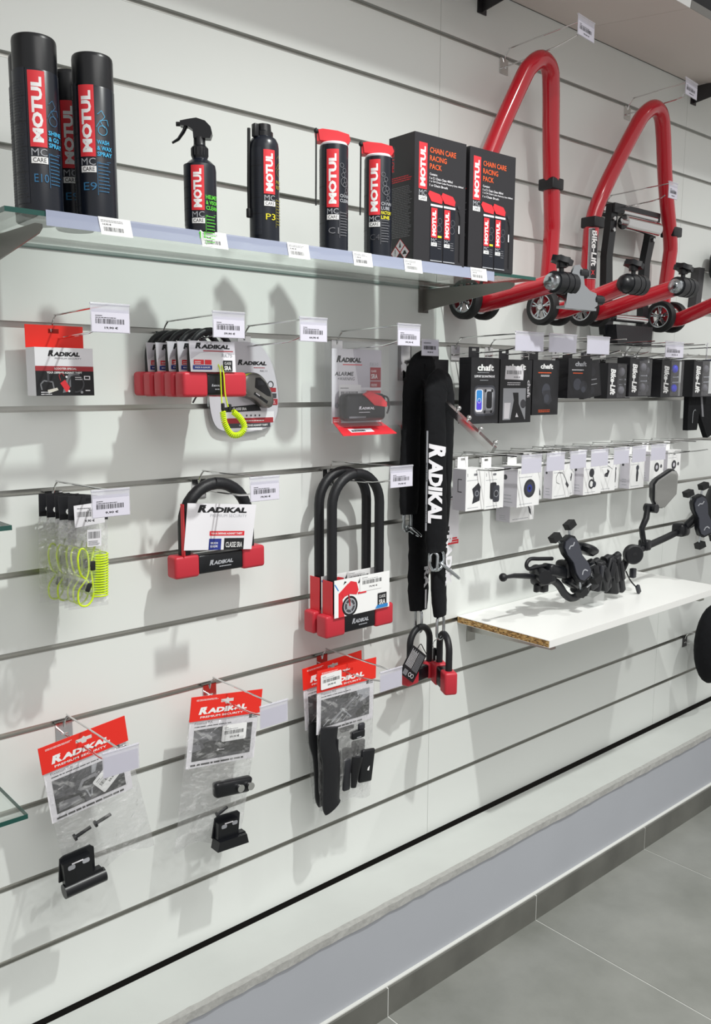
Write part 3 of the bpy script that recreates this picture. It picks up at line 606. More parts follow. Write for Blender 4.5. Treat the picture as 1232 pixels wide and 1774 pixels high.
# alarm disc lock blister box
t = thing('blister_pack', 'tall clear blister with white alarm card and black red disc lock', 'blister pack', (1.318, -.070, 1.387))
sh = MB(); x0, x1 = -.098, .098
sh.box(x0, x1, -.052, -.0512, .018, .205, 'blister').box(x0, x0 + .0008, -.052, -.006, .006, .205, 'blister').box(x1 - .0008, x1, -.052, -.006, .006, .205, 'blister').box(x0, x1, -.052, -.006, .2045, .2053, 'blister'); sh.build('clear_shell', t)
MB().box(-.075, .075, -.003, -.002, .024, .190, 'card').build('card', t)
tr = MB().hexa([(-.082, -.05, -.002), (-.082, -.05, .000), (-.07, -.004, .022), (-.07, -.004, .024), (.082, -.05, -.002), (.082, -.05, .0), (.076, -.004, .022), (.076, -.004, .024)], 'red_print'); tr.build('base_tray', t)
a = Art(lambda u, v, w: (-.07 + u, -.048 + v, .0012 + v * .52 + w)); a.rect(.02, .006, .07, .014, 'card'); a.greek(.025, .009, .05, .008, 1, 'ink', .7); a.build('tray_print', t)
a = Art(front(-.075, -.003, .024)); a.poly([(.075, .166), (.062, .166), (.080, .08), (.15, .08), (.15, .166)], 'card_grey'); a.radikal(.014, .136, .074, .012, 'ink'); a.line([(.032, .131), (.09, .131)], .002, 'red_print')
a.text('ALARME', .008, .106, .055, .009, 'ink_mid', .02, .2); a.text('+WARNING', .016, .096, .050, .007, 'ink_mid', -.005, .2); a.text('RK10', .114, .129, .026, .008, 'ink_light', -.005)
a.rect(.115, .096, .033, .030, 'red_dim'); a.text('CLASSE', .118, .115, .016, .005, 'white', .01); a.text('SRA', .118, .100, .020, .011, 'white', .02); a.rect(.115, .080, .033, .014, 'red_dim'); a.greek(.118, .083, .022, .007, 2, 'white', .4)
for i in range(3): a.rect(.104 + i * .003, .060 - i * .012, .044 - i * .003, .009 if i else .013, 'red_print'); a.greek(.107 + i * .003, .063 - i * .012, .036, .004, 1, 'white', .5, i)
a.rect(.020, .046, .066, .040, 'white'); a.greek(.024, .078, .03, .003, 1, 'ink_mid'); a.bars(.026, .060, .052, .011, 'ink_mid', 5, 30); a.text('99,90 €', .040, .050, .022, .005, 'ink_mid')
a.rect(.002, 0, .024, .014, 'red_print'); a.greek(.004, .003, .02, .008, 2, 'white', .35)
for u in (.014, .134): a.disc(u, .040, .006, 'ink_grey')
a.build('card_print', t)
lk = MB().rbox((-.0, -.022, .060), (.122, .034, .062), .012, 'satin', 4); lk.build('alarm_lock', t)
MB().prism([(-.012, .088), (.004, .095), (.040, .085), (.058, .070), (.057, .060), (.020, .064)], .010, 'red_print', lambda u, v, w: (u, -.032 - w, v)).build('red_cover', t)
a = Art(front(-.03, -.0395, .05)); a.radikal(.004, .005, .048, .006, 'card'); a.greek(.004, -.002, .04, .003, 1, 'card', .5); a.rect(-.025, -.014, .05, .004, 'ink_grey'); a.build('lock_print', t)
MB().tube(spl([(.05, -.04, .085), (.062, -.04, .08), (.066, -.04, .06), (.060, -.04, .045)], 4), .0022, 'rubber', 8).build('cord', t)
MB().prism(rrect(.13, .08, .018, 3, -.066, .018), .0425, 'bubble', lambda u, v, w: (u, -.003 - w, v)).build('bubble', t)

# ------------------------------------------------------------------ chain locks on sloped arm
t = thing('display_hook', 'sloping chrome arm with round stops carrying the chain locks', 'hook', (1.5385, 0, 1.6023)); hook_arm = t
MB().box(-.022, .022, -.003, -.0006, -.095, -.004, 'dark_metal').box(-.016, .016, -.006, -.003, -.085, -.01, 'chrome').build('wall_plate', t)
sl = lambda s_: (0, -s_, -.045 - .70 * s_)
a0, a1 = Vector((0, -.004, -.048)), Vector((0, -.300, -.245)); d = (a1 - a0).normalized(); up = Vector((0, -d.z, d.y)) * -1; up = up if up.z > 0 else -up
vs = []
for p_ in (a0, a1):
    for sx in (-.0065, .0065):
        for su in (-.016, 0): vs.append(p_ + Vector((sx, 0, 0)) + up * su)
MB().add(vs, [(0, 1, 3, 2), (4, 6, 7, 5), (0, 4, 5, 1), (2, 3, 7, 6), (0, 2, 6, 4), (1, 5, 7, 3)], 'chrome').build('arm', t)
for f in (.44, .60, .71, .835, .985):
    p_ = a0.lerp(a1, f) + up * .009; MB().sphere(p_, .0062, 'chrome', 14).cyl(p_ - up * .009, p_, .002, 'chrome', 8).build('ball_stop', t)
def link(mb, c, d1, d2, L=.030, W=.020, r=.0038, mt='steel'):
    c = Vector(c); d1 = Vector(d1).normalized(); d2 = Vector(d2).normalized(); pts = []; h = L / 2 - W / 2
    for k in range(8): a_ = pi * k / 7; pts.append(c + d1 * (h + W / 2 * sin(a_)) + d2 * (W / 2 * cos(a_)))
    for k in range(8): a_ = pi + pi * k / 7; pts.append(c + d1 * (-h + W / 2 * sin(a_)) + d2 * (W / 2 * cos(a_)))
    return mb.tube(pts, r, mt, 10, closed=True)
def chain(label, pts, wdt, ends, group=None):
    t = thing('chain_lock', label, 'lock', (1.5385, pts[0][1], pts[0][2])); o = Vector((1.5385, pts[0][1], pts[0][2]))
    P = spl([Vector(p_) - o for p_ in pts], 8); rn = random.Random(len(label)); N = len(P)
    rs = [wdt / 2 * (1 + rn.uniform(-.065, .065)) * (1.0 if 1 < i < N - 2 else .9) for i in range(N)]
    MB().tube(P, rs, 'fabric', 20, flat=(.5, 1.0), up=(0, 1, 0)).build('fabric_sleeve', t)
    for i, L_ in enumerate(ends):
        mb = MB()
        for c, d1, d2, LL, WW in L_: link(mb, Vector(c) - o, d1, d2, LL, WW)
        mb.build('steel_link', t)
    return t, o
X, Z = (1, 0, 0), (0, 0, 1)
c1, o1 = chain('rear black sleeved chain looped on the chrome arm nearest the wall', [(1.508, -.055, 1.178), (1.512, -.052, 1.30), (1.520, -.050, 1.47), (1.524, -.055, 1.520), (1.538, -.058, 1.549), (1.556, -.058, 1.530), (1.560, -.045, 1.45), (1.556, -.045, 1.20), (1.549, -.050, 1.05), (1.550, -.052, .925)], .062,
      [[((1.503, -.055, 1.160), Z, X, .05, .026), ((1.520, -.060, 1.133), (1, -.2, -.8), (0, 1, 0), .045, .022)], [((1.551, -.052, .895), Z, (0, 1, 0), .060, .022)]])
c2, o2 = chain('front black sleeved chain with large white lettering', [(1.519, -.140, 1.095), (1.514, -.140, 1.25), (1.511, -.138, 1.42), (1.517, -.132, 1.480), (1.536, -.128, 1.504), (1.565, -.120, 1.484), (1.578, -.112, 1.40), (1.572, -.112, 1.25), (1.552, -.118, 1.05), (1.552, -.126, .925)], .068,
      [[((1.519, -.142, 1.074), Z, X, .055, .050), ((1.555, -.150, 1.045), (1, -.1, -.75), (.3, 1, .3), .078, .024), ((1.505, -.145, 1.072), Z, (.5, -.8, 0), .045, .020)], [((1.552, -.128, .895), Z, (1, .2, 0), .062, .032)]])
def sleeve(u, v, w):
    th = radians(-88) + u * radians(2300); return (1.514 + (.0365 + w) * sin(th) - o2.x, -.140 - (.0190 + w) * cos(th) - o2.y, 1.17 + v - o2.z)
a = Art(sleeve, .003); a.rect(.001, -.02, .0055, .24, 'ink_light'); a.radikal(.009, .0, .031, .19, 'card', 2); a.text('antivol', .002, .0, .004, .045, 'ink', .02, 0, 2); a.text('antivol', .002, .10, .004, .045, 'ink', .02, 0, 2); a.build('lettering', c2)
a = Art(lambda u, v, w: (1.556 + u - o2.x, -.1385 - w - o2.y, 1.02 + v - o2.z)); a.text('RADIK', .0, -.02, .022, .13, 'card', .05, 0, 2); a.build('lettering', c2)
a = Art(lambda u, v, w: (1.545 + u - o1.x, -.0695 - w - o1.y, .985 + v - o1.z)); a.text('RA', .006, .0, .018, .055, 'card', .05, 0, 2); a.rect(.010, -.055, .006, .05, 'card'); a.build('lettering', c1)
t = thing('info_card', 'pink white hanging card with red foot behind the chain locks', 'card', (1.662, -.030, 1.075))
MB().box(0, .060, 0, .0008, 0, .152, 'card').build('sheet', t); a = Art(front(0, 0, 0)); a.radikal(-.02, .125, .064, .006, 'ink'); a.line([(.008, .121), (.05, .121)], .001, 'red_dim'); a.rect(.010, .022, .013, .012, 'ink'); a.rect(.010, .038, .013, .012, 'ink'); a.rect(.026, .014, .028, .004, 'red_print'); a.rect(.000, .0, .060, .012, 'red_print'); a.line([(.004, .006), (.056, .006)], .0012, 'white'); a.build('print', t)
o = MB().rbox((0, 0, 0), (.060, .0012, .040), .0003, 'tag_clear', 1).box(-.028, .028, -.0002, .0002, -.018, .017, 'tag_paper').build('price_tag', hook_arm, (0, -.090, -.0155)); a = Art(front(-.028, -.0008, -.018)); a.greek(.005, .027, .03, .004, 2, 'ink_mid'); a.bars(.005, .013, .044, .009, 'ink', 3, 28); a.text('99,90 €', .018, .004, .02, .005, 'ink'); a.build('print', o)
# padlocks at chain ends
pd = ulock('shackle_padlock', (1.545, -.064, .7405), .130, .042, .034, .098, .150, .0085, .045, 'red padlock hanging behind a striped black tag', None, (0, 0, .1), False)
t = thing('swing_tag', 'black tag with white stripes tied to the left padlock', 'tag', (1.490, -.094, .803), (0, radians(38), 0))
MB().prism(rrect(.062, .078, .003, 2, -.031, -.039), .0008, 'ink').build('card', t); a = Art(front(-.031, -.0008, -.039))
for i in range(7): a.rect(.006 + i * .004, .026, .0012, .046 - (i % 2) * .004, 'card')
for i in range(6): a.rect(.036 + i * .0038, .024, .0010, .048, 'ink_light')
a.disc(.047, .012, .0055, 'card', 16, .0042); a.disc(.036, .012, .0055, 'card', 16, .0042); a.rect(.010, .004, .016, .014, 'ink_grey'); a.build('print', t)
MB().tube(spl([(-.01, 0, .039), (.0, .006, .055), (.02, .008, .05), (.04, .01, .045)], 4), .0012, 'rubber', 6).build('string', t)
ulock('shackle_padlock', (1.566, -.130, .732), .115, .058, .034, .090, .150, .0085, .040, 'red capped padlock seen edge on at the end of the front chain', None, (0, 0, radians(62)), False)
t = thing('key_set', 'small bunch of keys and string between the two padlocks', 'keys', (1.580, -.088, .835))
MB().tube([(.012 * cos(2 * pi * k / 12), 0, .012 * sin(2 * pi * k / 12)) for k in range(12)], .001, 'steel', 6, closed=True).build('ring', t)
MB().rbox((-.006, 0, -.026), (.010, .003, .034), .001, 'dark_metal').rbox((.006, .003, -.022), (.012, .004, .02), .001, 'satin').build('key', t)

# ------------------------------------------------------------------ neon cable packs
def cable_pack(loc, rot, label, first=None):
    t = thing('cable_pack', label, 'cable pack', loc, rot, 'neon cable packs on one hook')
    MB().prism([(-.036, .0), (.037, -.003), (.037, .036), (.010, .040), (.010, .031), (-.004, .031), (-.004, .040), (-.036, .041)], .0012, 'box_dark').prism([(-.004, .037), (.010, .037), (.010, .041), (-.004, .041)], .0012, 'box_dark').build('header_card', t)
    a = Art(front(-.036, -.0012, 0)); a.text('chaft', .012, .008, .045, .015, 'white', .03); a.build('header_print', t)
    g = MB(); NX, NZ = 8, 14; rn = random.Random(3)
    for sd, yo in ((1, -.010), (-1, .006)):
        vs = []
        for j in range(NZ + 1):
            for i in range(NX + 1):
                u = i / NX; v = j / NZ; bul = sin(pi * u) * min(1, sin(pi * v) * 1.6)
                vs.append((-.037 + .074 * u + rn.uniform(-.0008, .0008), yo * bul + rn.uniform(-.0012, .0012) * sin(pi * u), -.158 + .158 * v))
        g.add(vs, [(j * (NX + 1) + i, j * (NX + 1) + i + 1, (j + 1) * (NX + 1) + i + 1, (j + 1) * (NX + 1) + i) for j in range(NZ) for i in range(NX)], 'bag', True)
    g.build('clear_bag', t)
    coil([(.021, 0, -.062), (.021, 0, -.10), (.020, 0, -.140)], .0145, 17, .0015).build('coiled_cable', t)
    MB().tube(spl([(.012, -.004, -.045), (.006, -.006, -.06), (.001, -.008, -.085), (.004, -.008, -.115), (.005, -.006, -.140), (-.006, -.006, -.153), (-.020, -.006, -.148), (-.021, -.006, -.125), (-.008, -.008, -.105), (-.003, -.008, -.085), (-.006, -.008, -.058), (-.016, -.006, -.051), (-.022, -.006, -.068), (-.018, -.008, -.095), (-.006, -.008, -.108), (.001, -.008, -.125)], 6), .0017, 'neon', 8).build('cable_loop', t)
    MB().rbox((.004, -.0085, -.082), (.009, .006, .017), .002, 'rubber').build('crimp', t); MB().rbox((-.004, -.0085, -.120), (.008, .006, .016), .002, 'rubber', rot=Matrix.Rotation(.4, 3, 'Y')).build('crimp', t)
    return t
cp = cable_pack((.632, -.142, 1.2640), (0, radians(2), .02), 'frontmost neon cable pack, with price sticker on its header')
a = Art(front(-.030, -.0135, -.012)); a.poly([(0, 0), (.055, .006), (.053, .043), (-.002, .038)], 'card'); a.greek(.004, .032, .03, .003, 1, 'ink_mid'); a.bars(.004, .018, .044, .009, 'ink', 4, 30); a.text('9,90 €', .018, .008, .018, .005, 'ink', .03)
a.rect(.022, -.035, .026, .030, 'card'); a.bars(.024, -.021, .022, .012, 'ink', 8, 20); a.greek(.024, -.033, .021, .009, 4, 'ink_mid')
stk = a.build('price_sticker', cp)
for i, (dx, dy, dr, s_) in enumerate(((-.006, -.118, .05, 'second neon cable pack just behind the front one'), (-.004, -.094, .1, 'third neon cable pack in the middle of the hook'), (-.010, -.068, .14, 'fourth neon cable pack with a dark header end showing'), (-.014, -.044, .10, 'rearmost neon cable pack nearest the wall'))):
    c = dup(cp, (.632 + dx, dy, 1.264 - .001 * i), (0, radians(-1 + i), dr), s_)
    for k in kids(c):
        if k.name.startswith('price_sticker'): bpy.data.objects.remove(k)
# ------------------------------------------------------------------ shackle locks, second row
def gcard(t):
    o = MB().prism([(-.082, -.048), (.079, -.048), (.083, .046), (-.081, .046)], .0008, 'card').build('info_card', t, (-.004, -.0215, .098), (0, radians(6), 0))
    a = Art(front(-.082, -.0008, -.048)); a.radikal(.026, .076, .118, .0125, 'ink'); a.text('PREMIUM SECURITY', .055, .067, .088, .006, 'ink_light', -.01)
    a.rect(.056, .029, .084, .0095, 'red_print'); a.text('YOUR DEFENSE AGAINST THEFT', .059, .0315, .076, .004, 'white', .03); a.rect(.056, .0, .029, .023, 'navy'); a.text('MADE IN', .060, .012, .017, .004, 'white', .02); a.text('EUROPE', .060, .005, .017, .0045, 'white', .02)
    a.rect(.092, .0, .048, .024, 'ink'); a.text('CLASSE SRA', .096, .005, .040, .011, 'white', .01); a.build('card_print', o)
    MB().box(-.088, -.0865, -.020, -.008, .045, .150, 'red_print').build('card_fold', t)
    MB().cyl((.07, -.0185, .054), (.07, -.020, .054), .002, 'dark_metal').build('rivet', t)
ulock('shackle_lock', (.9415, -.066, 1.1135), .216, .046, .036, .178, .1965, .0125, .056, 'short wide shackle lock with white card and red end caps', gcard)
def hcard(t):
    MB().box(-.085, .085, -.0235, -.0227, .046, .133, 'white').build('info_card', t); a = Art(front(-.085, -.0235, .046))
    a.poly([(0, 0), (.014, 0), (.014, .060), (0, .075)], 'white'); a.poly([(.012, 0), (.030, 0), (.024, .040), (.050, .062), (.040, .075), (.012, .055)], 'red_print'); a.line([(.001, .078), (.012, .062)], .003, 'sky')
    a.disc(.046, .022, .0235, 'ink', 28); a.disc(.046, .022, .0185, 'ink_light', 24); a.disc(.046, .022, .0155, 'ink_mid', 24); a.disc(.046, .022, .009, 'ink_light', 16)
    for k in range(5): a.line([(.046, .022), (.046 + .017 * cos(k * 1.2566), .022 + .017 * sin(k * 1.2566))], .002, 'ink_light')
    a.poly([(.026, .045), (.046, .050), (.066, .046), (.072, .056), (.066, .075), (.048, .080), (.034, .070), (.022, .052)], 'red_print'); a.line([(.046, .022), (.042, .050)], .004, 'red_dim'); a.poly([(.026, .074), (.036, .080), (.030, .082)], 'ink'); a.line([(.072, .072), (.078, .082)], .004, 'ink')
    a.rect(.070, .046, .026, .005, 'red_print'); a.rect(.076, .050, .068, .036, 'white'); a.greek(.082, .081, .022, .0025, 1, 'ink_mid'); a.greek(.082, .077, .06, .002, 1, 'ink_grey'); a.bars(.084, .066, .060, .009, 'ink', 7, 34); a.text('79,90 €', .104, .056, .026, .0048, 'ink', .02)
    a.rect(.132, .008, .028, .030, 'ink'); a.text('SRA', .136, .010, .020, .012, 'white', .02); a.text('CLASSE', .136, .026, .020, .007, 'white', .0); a.poly([(.124, .002), (.164, .002), (.164, .010), (.130, .010)], 'sky'); a.build('card_print', t)
    MB().box(-.0885, -.0872, -.02, .014, .046, .130, 'red_print').build('card_fold', t)
hl = ulock('shackle_lock', (1.2975, -.095, .9290), .210, .052, .038, .168, .379, .0115, .058, 'front tall shackle lock with a red motorcycle on its card', hcard)
hl2 = dup(hl, (1.295, -.052, .932), (0, 0, 0), 'rear tall shackle lock directly behind the other, nearest the wall')
t = thing('key_set', 'black keys on a ring hanging at the right of the tall lock', 'keys', (1.412, -.070, 1.005))
MB().tube([(.008 * cos(2 * pi * k / 12), 0, .008 * sin(2 * pi * k / 12)) for k in range(12)], .0009, 'steel', 6, closed=True).build('ring', t)
MB().rbox((.0, 0, -.018), (.020, .006, .020), .003, 'satin').rbox((.008, .004, -.014), (.016, .005, .018), .003, 'rubber').build('key_head', t); MB().rbox((.010, 0, -.038), (.004, .0015, .024), .0006, 'steel', rot=Matrix.Rotation(-.35, 3, 'Y')).build('key_blade', t)

# ------------------------------------------------------------------ bottom row bags
def bag_pack(loc, rot, W, label, hh=.052, botz=-.30, shift=0.0, seed=1, picture=0, sticker=None, botw=None, skew=0.):
    t = thing('bag_pack', label, 'parts bag', loc, rot); hw = W / 2; bw = botw or hw
    hd = MB(); hd.prism([(-hw, -hh), (hw, -hh), (hw, 0), (.016, 0), (.016, -.018), (.006, -.018), (.004, -.022), (-.004, -.022), (-.006, -.018), (-.016, -.018), (-.016, 0), (-hw, 0)], .0014, 'red_card').prism([(-.016, -.011), (-.004, -.011), (0, -.008), (.004, -.011), (.016, -.011), (.016, 0), (-.016, 0)], .0014, 'red_card'); hd.build('header_card', t)
    a = Art(front(-hw, -.0014, -hh)); a.radikal(W * .12, hh * .26, W * .68, hh * .24, 'white'); a.text('CHAMPIONS MATERIAL & SECURITY' if 0 else 'PREMIUM SECURITY', W * .14, hh * .10, W * .60, hh * .08, 'white', .02); a.greek(W * .07, hh * .82, W * .30, hh * .08, 2, 'white', .4, seed); a.build('header_print', t)
    iw = W - .012; ih = .105; i0 = -hh - ih + .004
    MB().box(-hw + .003, hw - .004, .0016, .0022, i0, -hh, 'card').build('insert_sheet', t)
    a = Art(front(-hw + .003, .0016, i0)); a.text('Fixation RK', .012, ih - .013, W * .25, .005, 'ink_mid', .0); a.greek(.012, ih - .019, W * .55, .003, 1, 'ink_mid', .7, seed); a.rect(W * .83, ih - .014, .008, .008, 'ink'); a.greek(W * .88, ih - .014, .016, .007, 2, 'ink_mid')
    px, py, pw, ph = .012, .014, W - .032, ih - .038; a.rect(px, py, pw, ph, 'ink_mid')
    P = lambda pts: [(px + u * pw, py + v * ph) for u, v in pts]
    if picture == 0:
        a.poly(P([(0, 0), (.42, 0), (.36, .34), (.0, .45)]), 'ink'); a.poly(P([(.03, .05), (.36, .12), (.33, .28), (.05, .32)]), 'ink_grey'); a.poly(P([(.32, .45), (.40, .70), (.60, .74), (.66, .55), (.56, .40), (.36, .38)]), 'skin_photo'); a.poly(P([(.37, .47), (.42, .62), (.58, .64), (.60, .52), (.52, .45)]), 'ink'); a.poly(P([(.56, 1), (.64, 1), (.60, .78), (.54, .76)]), 'ink_light'); a.line(P([(.44, .36), (.48, .1)]), .003, 'ink_light'); a.line(P([(.52, .36), (.50, .12)]), .003, 'ink_light'); a.poly(P([(.66, 0), (1, 0), (1, .35), (.8, .2)]), 'ink')
    elif picture == 1:
        a.poly(P([(0, 0), (.3, .05), (.5, .1), (1, .1), (1, .5), (.75, .55), (.5, .5), (.3, .6), (.16, .55), (.2, .4), (0, .3)]), 'ink'); a.poly(P([(.0, .95), (.3, .86), (.4, .75), (.25, .66), (0, .7)]), 'ink_grey'); a.poly(P([(.36, 1), (1, 1), (1, .85), (.5, .8)]), 'ink'); a.line(P([(.42, .27), (.54, .25)]), .0016, 'card'); a.poly(P([(0, .3), (.15, .35), (.12, .5), (0, .55)]), 'ink_grey')
    else:
        a.poly(P([(.0, 1), (.35, .9), (.6, .8), (.8, 1)]), 'ink'); a.poly(P([(.72, 1), (1, 1), (1, .7), (.8, .55)]), 'ink_light'); a.line(P([(.1, .02), (.5, .5), (.7, .8)]), .006, 'skin_photo'); a.line(P([(.2, .05), (.42, .42)]), .003, 'ink_light'); a.line(P([(.42, .5), (.62, .1)]), .003, 'ink_light'); a.poly(P([(.55, .5), (.78, .85), (.86, .78), (.72, .42)]), 'ink_grey'); a.poly(P([(.62, .55), (.78, .78), (.80, .72), (.68, .50)]), 'ink'); a.poly(P([(.0, 0), (.25, .0), (.2, .2), (0, .25)]), 'ink'); a.poly(P([(.7, .2), (1, .55), (1, .2), (.75, 0)]), 'ink')
        for i in range(4): a.line(P([(.05 + i * .13, .05), (.16 + i * .13, .24)]), .0022, 'ink_light')
    a.greek(.010, .004, W - .03, .006, 1, 'ink', .6, seed + 4); a.build('insert_print', t)
    if sticker:
        o = Art(lambda u, v, w, s_=sticker: (s_[0] + u * cos(s_[2]) - v * sin(s_[2]), -.0042 - w, s_[1] + u * sin(s_[2]) + v * cos(s_[2])))
        o.poly(rrect(.062, .036, .003, 2), 'white'); o.greek(.005, .029, .012, .0025, 1, 'ink'); o.greek(.005, .0255, .042, .002, 1, 'ink_grey'); o.bars(.006, .015, .05, .008, 'ink', seed, 30); o.text('29,90 €', .020, .006, .024, .005, 'ink', .03); o.build('price_sticker', t)
    g = MB(); NX, NZ = 14, 22; rn = random.Random(seed)
    for sd, yo in ((1, -.012), (-1, .010)):
        vs = []
        for j in range(NZ + 1):
            for i in range(NX + 1):
                u = i / NX; v = j / NZ; bul = sin(pi * u) ** .7 * sin(pi * min(1, v * 1.0)) ** .6 if 0 < v < 1 else 0
                cx = skew * (1 - v); half = hw * v + bw * (1 - v)
                wr = rn.uniform(-.0022, .0022) * (1 - v * .7)
                vs.append((cx - half + 2 * half * u, yo * bul + wr + .002, botz * (1 - v) + (-hh + .004) * v + (.008 * sin(u * 9 + seed) * (1 - v) ** 4)))
        g.add(vs, [(j * (NX + 1) + i, j * (NX + 1) + i + 1, (j + 1) * (NX + 1) + i + 1, (j + 1) * (NX + 1) + i) for j in range(NZ) for i in range(NX)], 'bag', True)
    g.build('clear_bag', t); return t
def plate_bracket(t, cx, cz, s_=1., rod=True, rot=0):
    q = Matrix.Rotation(rot, 3, 'Y'); f = lambda u, v, w: tuple(q @ Vector((u * s_, -w, v * s_)) + Vector((cx, -.012, cz)))
    b = MB(); b.prism([(-.040, .0), (-.034, .044), (-.026, .048), (.026, .048), (.032, .042), (.030, .0)], .004, 'satin', f)
    o = b.build('mount_plate', t)
    b = MB(); b.prism([(-.034, -.004), (-.034, .038), (.020, .038), (.020, .002), (.038, .002), (.042, -.006), (.038, -.014), (-.034, -.014)], .014, 'satin', lambda u, v, w: f(u, v, w + .004))
    if rod: p0 = f(-.036, -.016, .012); p1 = f(.044, -.016, .012); b.cyl(p0, p1, .0135 * s_, 'satin', 18)
    else: b.prism([(-.04, -.022), (.042, -.022), (.036, .0), (-.036, .0)], .028, 'satin', f)
    b.build('clamp_block', t)
    a = Art(lambda u, v, w: f(u, v, .0182 + w)); a.poly(rrect(.014, .009, .003, 2, -.026, .024), 'ink_light'); a.poly(rrect(.014, .009, .003, 2, .002, .026), 'ink_light'); a.rect(-.018, .0335, .022, .0028, 'card'); a.build('slot', t)
def screw(t, p0, p1, r=.0032):
    p0 = Vector(p0); p1 = Vector(p1); d = (p1 - p0).normalized(); b = MB().cyl(p0, p1, r, 'soft', 10).cyl(p0, p0 - d * .004, r * 2.1, 'soft', 12)
    L = (p1 - p0).length
    for k in range(int(L / .002)): b.cyl(p0 + d * (.001 + k * .002), p0 + d * (.0018 + k * .002), r * 1.15, 'black', 8)
    b.build('screw', t)
b1 = bag_pack((.6275, -.088, .8575), (0, radians(-6.5), 0), .170, 'parts bag with clamp bracket and two screws, lowest at far left', botz=-.285, seed=2, sticker=(.022, -.134, .62), botw=.090, skew=.018)
screw(b1, (-.046, -.006, -.194), (-.016, -.006, -.188)); screw(b1, (-.004, -.006, -.186), (.026, -.006, -.181)); plate_bracket(b1, -.054, -.264, 1.0, True, radians(3))
b2 = bag_pack((.955, -.075, .8500), (0, radians(7.5), 0), .178, 'parts bag with two part clamp, middle of the bottom row', botz=-.325, seed=5, picture=1, sticker=(-.008, -.104, 0.0), botw=.082, skew=-.012)
MB().rbox((.028, -.008, -.206), (.092, .020, .034), .007, 'satin', 3, taper=.1).build('clamp_half', b2)
MB().lathe([(.0035, 0), (.0085, 0), (.0085, .007), (.0035, .007)], (.040, -.026, -.206), 'chrome', 16, 'y').lathe([(.0035, 0), (.0085, 0), (.0085, .007), (.0035, .007)], (.066, -.026, -.206), 'chrome', 16, 'y').build('bushing', b2)
screw(b2, (.0, -.006, -.262), (.022, -.006, -.250)); plate_bracket(b2, .022, -.306, .95, False, radians(-4))
b3 = bag_pack((1.2725, -.094, .850), (0, radians(1.5), 0), .182, 'parts bag with long dark strap under the tall locks, front one', botz=-.345, seed=9, picture=2, botw=.080, skew=.006, sticker=(-.082, -.046, .03))
MB().tube(spl([(-.056, -.006, -.140), (-.060, -.008, -.18), (-.052, -.010, -.22), (-.050, -.010, -.28), (-.050, -.010, -.322), (-.044, -.010, -.338)], 5), .026, 'soft', 14, flat=(.32, 1.0), up=(0, 1, 0)).build('strap', b3)
MB().rbox((-.036, -.012, -.25), (.006, .006, .16), .003, 'black').build('strap_rib', b3)
MB().rbox((.030, -.008, -.176), (.040, .014, .020), .004, 'satin').rbox((.042, -.008, -.160), (.020, .010, .018), .006, 'charcoal').build('small_clip', b3)
MB().rbox((.060, -.010, -.262), (.042, .010, .082), .006, 'satin', rot=Matrix.Rotation(.12, 3, 'Y')).build('plate', b3)
MB().tube([(.030, -.010, -.232), (.022, -.012, -.27), (.018, -.012, -.305)], [.017, .012, .008], 'soft', 12, flat=(.6, 1), up=(0, 1, 0)).rbox((.0, -.006, -.27), (.022, .010, .08), .006, 'charcoal').build('bracket_arm', b3)
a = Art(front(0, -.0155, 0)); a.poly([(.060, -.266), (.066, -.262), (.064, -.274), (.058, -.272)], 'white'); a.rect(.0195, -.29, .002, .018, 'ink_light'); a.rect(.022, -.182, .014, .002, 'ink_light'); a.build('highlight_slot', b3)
b4 = dup(b3, (1.262, -.052, .853), (0, radians(-2.5), 0), 'parts bag with strap hidden behind its twin, nearest the wall')
for k in kids(b4):
    if k.name.startswith('price_sticker'): bpy.data.objects.remove(k)

# ------------------------------------------------------------------ paddock stands
def wheel(t, c, r=.050, w_=.026):
    MB().lathe([(r * .70, -w_ / 2), (r * .92, -w_ / 2), (r, -w_ * .30), (r, w_ * .30), (r * .92, w_ / 2), (r * .70, w_ / 2)], c, 'rubber', 32, 'x', True, False).build('tyre', t)
    h = MB().lathe([(r * .62, -w_ * .38), (r * .72, -w_ * .45), (r * .72, w_ * .45), (r * .62, w_ * .38)], c, 'steel', 28, 'x', True, False).lathe([(0, -w_ * .55), (.008, -w_ * .5), (.011, -w_ * .3), (.011, w_ * .4), (0, w_ * .5)], c, 'chrome', 14, 'x')
    for k in range(5):
        for da in (-.16, .16):
            a_ = 2 * pi * k / 5 + .3; h.tube([(c[0] - w_ * .2, c[1] + .008 * cos(a_), c[2] + .008 * sin(a_)), (c[0] - w_ * .2, c[1] + r * .68 * cos(a_ + da), c[2] + r * .68 * sin(a_ + da))], .0028, 'steel', 6)
    h.build('wheel_rim', t)
def knob(t, c, q):
    b = MB(); b.cyl((c[0], c[1], c[2] - .026), (c[0], c[1], c[2] - .008), .006, 'satin', 12)
    pts = [((.021 if k % 2 else .027) * cos(2 * pi * k / 14), (.021 if k % 2 else .027) * sin(2 * pi * k / 14)) for k in range(14)]; qq = Matrix.Rotation(q, 3, 'X') @ Matrix.Rotation(.25, 3, 'Y')
    b.prism(pts, .013, 'satin', lambda u, v, w: tuple(qq @ Vector((u, v, w - .006)) + Vector(c))); b.lathe([(.012, -.016), (.012, .0)], c, 'satin', 14); b.build('clamp_knob', t)
